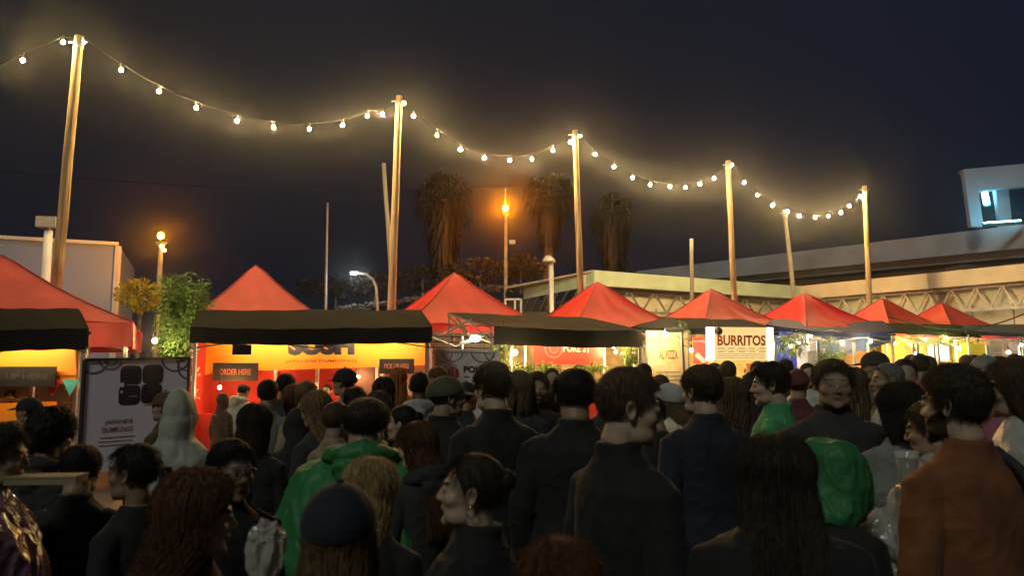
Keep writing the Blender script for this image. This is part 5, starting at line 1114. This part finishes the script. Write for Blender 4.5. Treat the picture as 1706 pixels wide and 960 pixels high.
p(895, 617, 5.7, 176, 0, 'bearded man facing the camera in black jacket under the poke awning', 'short', 'dark', 'jacket', 'black', skin='mid', beard='dark', hero=True, seed=17, fh=False)
p(919, 612, 9.0, 170, 0, 'small far face with dark hair under the red poke banner', 'short', 'dark', 'jacket', 'brown', skin='pale')
p(958, 609, 3.7, 2, 0, 'man with thick round black hair and white collar line, back to the camera', 'full', 'black', 'jacket', 'black', 0, 0, 4, seed=18, wide=1.12)
p(1036, 606, 2.45, 58, 0, 'tall young man in black jacket in right profile at the centre of the crowd', 'short', 'brown', 'jacket', 'black', 0, 30, 5, skin='pale', seed=19, wide=.96)
p(1072, 604, 8.0, 0, 0, 'small dark head left of the cream pizza banner foot', 'short', 'black', 'jacket', 'black')
p(1100, 623, 6.6, 10, 0, 'dark haired person in grey below the cream pizza banner', 'short', 'brown', 'sweater', 'grey')
p(1118, 638, 5.5, 300, 0, 'woman in pale grey beanie and fluffy cream coat', 'bob', 'light', 'puffer', 'cream', 1, -10, 5, skin='pale', hat='beanie', hatc='lightgrey', hero=True, seed=20)
p(1092, 655, 4.6, 345, 0, 'person in black with head lowered right of the young man', 'short', 'black', 'jacket', 'black', seed=21, pitch=20)
p(1172, 603, 3.85, 345, 0, 'tall man with thick dark hair in navy jacket below the burritos sign', 'full', 'dark', 'jacket', 'navy', 0, -16, 2, skin='pale', seed=22)
p(1212, 600, 8.2, 0, 0, 'dark head directly under the B of the burritos sign', 'short', 'dark', 'jacket', 'charcoal')
p(1190, 604, 8.8, 330, 0, 'pale faced person far behind the tall navy jacket man', 'short', 'brown', 'jacket', 'brown', skin='pale')
p(1222, 628, 5.6, 20, 0, 'brown haired woman right of the tall navy jacket man', 'longcurly', 'brown', 'jacket', 'charcoal', 1)
p(1252, 615, 6.2, 355, 0, 'person in dark hood up below the burritos sign', None, 'dark', 'hood_up', 'black')
p(1286, 599, 4.6, 292, 0, 'man in bright green jacket in left profile', 'full', 'black', 'jacket', 'green', 0, -6, 4, skin='pale', seed=23, hero=True, arms=B2)
p(1262, 601, 9.0, 200, 0, 'small far person right below the burritos sign corner', 'short', 'dark', 'jacket', 'blue')
p(1308, 597, 9.0, 0, 0, 'small dark haired person right behind the green jacket man', 'short', 'black', 'jacket', 'charcoal')
p(1328, 613, 6.4, 30, 0, 'person in maroon cap next to the green jacket man', 'short', 'brown', 'jacket', 'maroon', hat='cap', hatc='maroon')
p(1345, 604, 8.6, 190, 0, 'small far pale face behind the maroon cap', 'short', 'dark', 'tshirt', 'white', skin='pale')
p(1386, 595, 4.0, 186, 0, 'tall broad man facing the camera in dark jacket', 'short', 'brown', 'jacket', 'charcoal', 0, 6, 2, skin='mid', seed=24, wide=1.12, fh=False)
p(1421, 612, 5.8, 15, 0, 'long brown haired woman in tan coat right of the tall broad man', 'long', 'brown', 'coat', 'tan', 1)
p(1456, 583, 7.0, 285, 0, 'tall man in dark cap in left profile before the white table', 'crop', 'dark', 'jacket', 'charcoal', hat='cap', hatc='black')
p(1479, 602, 5.4, 300, 0, 'man with cropped grey hair in pale jacket', 'grey', 'grey', 'hoodie', 'lightgrey', 0, -20, 0, skin='mid', hero=True, seed=25)
p(1506, 596, 5.9, 200, 0, 'dark haired man beside the grey haired man', 'short', 'black', 'jacket', 'brown')
p(1531, 588, 7.8, 10, 0, 'person in red top below the lime green bulbs', 'short', 'dark', 'tshirt', 'red')
p(1517, 590, 9.2, 30, 0, 'small distant dark head left of the red topped person', 'short', 'dark', 'jacket', 'black')
p(1503, 636, 3.6, 358, 0, 'person with smooth black hair in grey hooded long coat, back to the camera', 'bob', 'black', 'coat', 'grey', 0, 0, 6, seed=26)
p(1560, 662, 3.1, 330, 0, 'person in crinkled clear plastic poncho holding a dark drink', 'short', 'brown', 'poncho', 'clear', 0, -20, 8, skin='mid', arms=('hold', 'hold'), seed=27)
p(1594, 596, 2.5, 345, 0, 'curly haired bearded man in rust jacket with dark bag strap, nearest on the right', 'curly', 'dark', 'jacket', 'rust', 0, -22, 2, skin='pale', beard='dark', seed=28, wide=.94)
p(1692, 598, 3.3, 305, 0, 'woman with brown hair facing left at the right photo edge in pale coat', 'bob', 'brown', 'puffer', 'lightgrey', 1, 0, 0, skin='mid', seed=29)
p(1640, 589, 5.6, 200, 0, 'man in grey patterned cap behind the curly haired man', 'crop', 'dark', 'sweater', 'pink', hat='cap', hatc='grey', skin='dark')
p(1665, 592, 7.5, 340, 0, 'far dark haired person between the cap man and the right edge woman', 'short', 'dark', 'jacket', 'white')
p(1292, 722, 2.2, 8, 0, 'woman with long dark straight hair in black at lower right centre', 'long', 'dark', 'coat', 'black', 1, 0, 4, seed=30, wide=1.24)
p(1368, 745, 2.8, 55, 0, 'person in loose green rain hood beside the long dark haired woman', None, 'dark', 'jacket', 'black', 0, 10, 12, seed=31, wide=1.1, rainhood='green')
p(932, 896, 1.45, 5, 0, 'person with auburn hair at the bottom edge of the photo', 'long', 'auburn', 'jacket', 'black', 1, 0, 0, seed=32)
p(424, 672, 4.15, 12, 0, 'person with long dark hair in black coat in front of the dumpling stall', 'long', 'dark', 'coat', 'black', 1, 0, 6, seed=33)
p(497, 672, 5.0, 350, 0, 'person with head bowed in black jacket left of the beige jacket', 'short', 'black', 'hood_up', 'black', pitch=15)
p(1008, 640, 6.8, 350, 0, 'person in charcoal jacket hidden behind the young centre man', 'short', 'dark', 'jacket', 'charcoal')
p(930, 640, 6.0, 20, 0, 'orange lit woman left of the thick black hair man', 'bob', 'auburn', 'sweater', 'orange', 1, skin='pale')
p(1058, 630, 7.4, 190, 0, 'fair haired woman seen beside the young centre man face', 'long', 'blonde', 'jacket', 'beige', 1, skin='pale')
p(1150, 625, 7.2, 0, 0, 'brown haired man between the beanie woman and the navy jacket man', 'short', 'brown', 'jacket', 'olive')
p(1238, 640, 7.2, 200, 0, 'man in orange top under the burritos sign facing the camera', 'short', 'dark', 'tshirt', 'orange', skin='pale')
p(1545, 592, 9.4, 0, 0, 'small distant head just left of the curly hair', 'short', 'brown', 'jacket', 'olive')
p(1610, 590, 9.8, 20, 0, 'small distant head hidden by the curly hair', 'short', 'brown', 'jacket', 'blue')
p(1690, 588, 9.6, 0, 0, 'small distant head at the right edge under the grey awning', 'short', 'dark', 'jacket', 'charcoal')
p(1622, 590, 10.4, 350, 0, 'farthest dark haired person in front of the lemon stall', 'full', 'black', 'jacket', 'black')
p(20, 700, 4.6, 20, 0, 'person in black jacket behind the left edge poncho', 'short', 'black', 'jacket', 'black')
# ---- stall staff
p(402, 638, 11.25, 20, 0, 'person in brightly lit white rain cape below the ORDER HERE sign', 'short', 'black', 'poncho', 'white', pitch=25, skin='mid', wide=1.15)
p(372, 652, 10.6, 30, 0, 'person in brown hooded coat left of the bright white cape', None, 'black', 'hood_up', 'brown', wide=.95)
p(880, 622, 14.6, 180, 0, 'poke stall worker in cream apron left of the counter', 'short', 'black', 'tshirt', 'cream', arms=B2)
p(1246, 612, 16.9, 180, 0, 'burrito stall worker in orange top', 'short', 'black', 'tshirt', 'orange', arms=B2)
p(20, 650, 11.4, 170, 0, 'stall worker in dark top behind the yellow counter at the left', 'bob', 'dark', 'tshirt', 'charcoal', 1, arms=B2)
p(545, 640, 12.1, 185, 0, 'dumpling stall worker behind the counter', 'short', 'black', 'tshirt', 'black', arms=B2)
# ---- things held
c = P(78, 800, 2.75)
t = thing('pizza_box', c - Vector((0, 0, .02)), 'flat cardboard food box held up at the left', 'box')
MB().box(c, (.24, .10, .022), .1).build('base', mat('cardboard', (.26, .2, .12), .8, .15, 10), t); MB().box(c + Vector((0, 0, .0145)), (.245, .105, .006), .1).build('lid', mat('cardboard', (.4, .31, .19)), t)
c = P(1512, 783, 2.8)
t = thing('drink_cup', c - Vector((0, 0, .06)), 'clear plastic cup of dark drink held before the clear poncho', 'cup')
MB().loft([(c.x, c.y, c.z - .055, .027, .027), (c.x, c.y, c.z + .04, .036, .036)], 20).build('drink', mat('cola', (.015, .008, .006), .1, spec=.7), t, smooth=True)
n = 20; mb = MB(); rr_ = [(-.062, .029), (.065, .042), (.066, .0405), (-.058, .028)]
mb.add([(c.x + r * math.cos(2 * math.pi * j / n), c.y + r * math.sin(2 * math.pi * j / n), c.z + z) for z, r in rr_ for j in range(n)], [(i * n + j, i * n + (j + 1) % n, (i + 1) * n + (j + 1) % n, (i + 1) * n + j) for i in range(3) for j in range(n)])
mb.build('cup', mat('clear_cup', (.8, .8, .8), .05, alpha=.28, spec=.8), t, smooth=True)
# backpack on the rust jacket man
R0 = [o for o in sc.objects if o.get('label', '').startswith('curly haired bearded')][0]; Mx = Matrix.Translation(R0.location) @ R0.rotation_euler.to_matrix().to_4x4() @ Matrix.Diagonal((*R0.scale, 1))
t = thing('shoulder_bag', Mx @ Vector((.24, -.02, .82)), 'black shoulder bag whose strap crosses the rust jacket shoulder', 'bag')
bk = mat('bag_fabric', (.015, .015, .017), .7, .3, 20, .4, 80)
mb = MB().loft([(.26, -.02, .82, .05, .12), (.265, -.02, .9, .055, .13), (.26, -.02, 1.02, .045, .12), (.255, -.02, 1.04, .03, .1)], 24, p=3.5); mb.v = [Mx @ v for v in mb.v]; mb.build('bag', bk, t, smooth=True)
pts = [(.25, .05, 1.02), (.20, .13, 1.18), (.13, .150, 1.30), (.095, .10, 1.42), (.09, .03, 1.487), (.092, -.05, 1.488), (.105, -.115, 1.44), (.135, -.150, 1.36), (.17, -.158, 1.26), (.21, -.14, 1.14), (.255, -.06, 1.03)]
MB().tube([Mx @ Vector(q) for q in pts], [(.017, .017)] * 11, 8).build('strap', bk, t, smooth=True)
c = P(443, 902, 1.95); mb = MB().ball((0, 0, 0), 1, 4); vs = []
for v in mb.v:
    k = .040 * (1 + .35 * nz3(v, 2.2) + .3 * (1 - 2 * abs(nz3(v, 3.5))) + .1 * nz3(v, 9)); vs.append(c + Vector((v.x * k * .95, v.y * k * .8, v.z * k * 1.0 - (.10 * max(0, -v.z)))))
mb.v = vs; mb.build('plastic_bag', mat('plastic_clear', (.12, .115, .11), .14, .1, 6, .6, 30, spec=.9, coat=1, transl=.1), label='crumpled clear plastic bag catching glints beside the frizzy haired woman', cat='plastic bag')
# ------------------------------------------------------------------ damp night air
hz = bpy.data.materials.new('damp_air'); hz.use_nodes = True; t_ = hz.node_tree; t_.nodes.remove(t_.nodes['Principled BSDF'])
pv = t_.nodes.new('ShaderNodeVolumePrincipled'); pv.inputs['Density'].default_value = .0015; pv.inputs['Anisotropy'].default_value = .967; pv.inputs['Color'].default_value = (.85, .85, .85, 1)
t_.links.new(pv.outputs[0], t_.nodes['Material Output'].inputs['Volume'])
MB().box((0, 30, 9.5), (440, 380, 21.5)).build('haze', hz, kind='stuff')
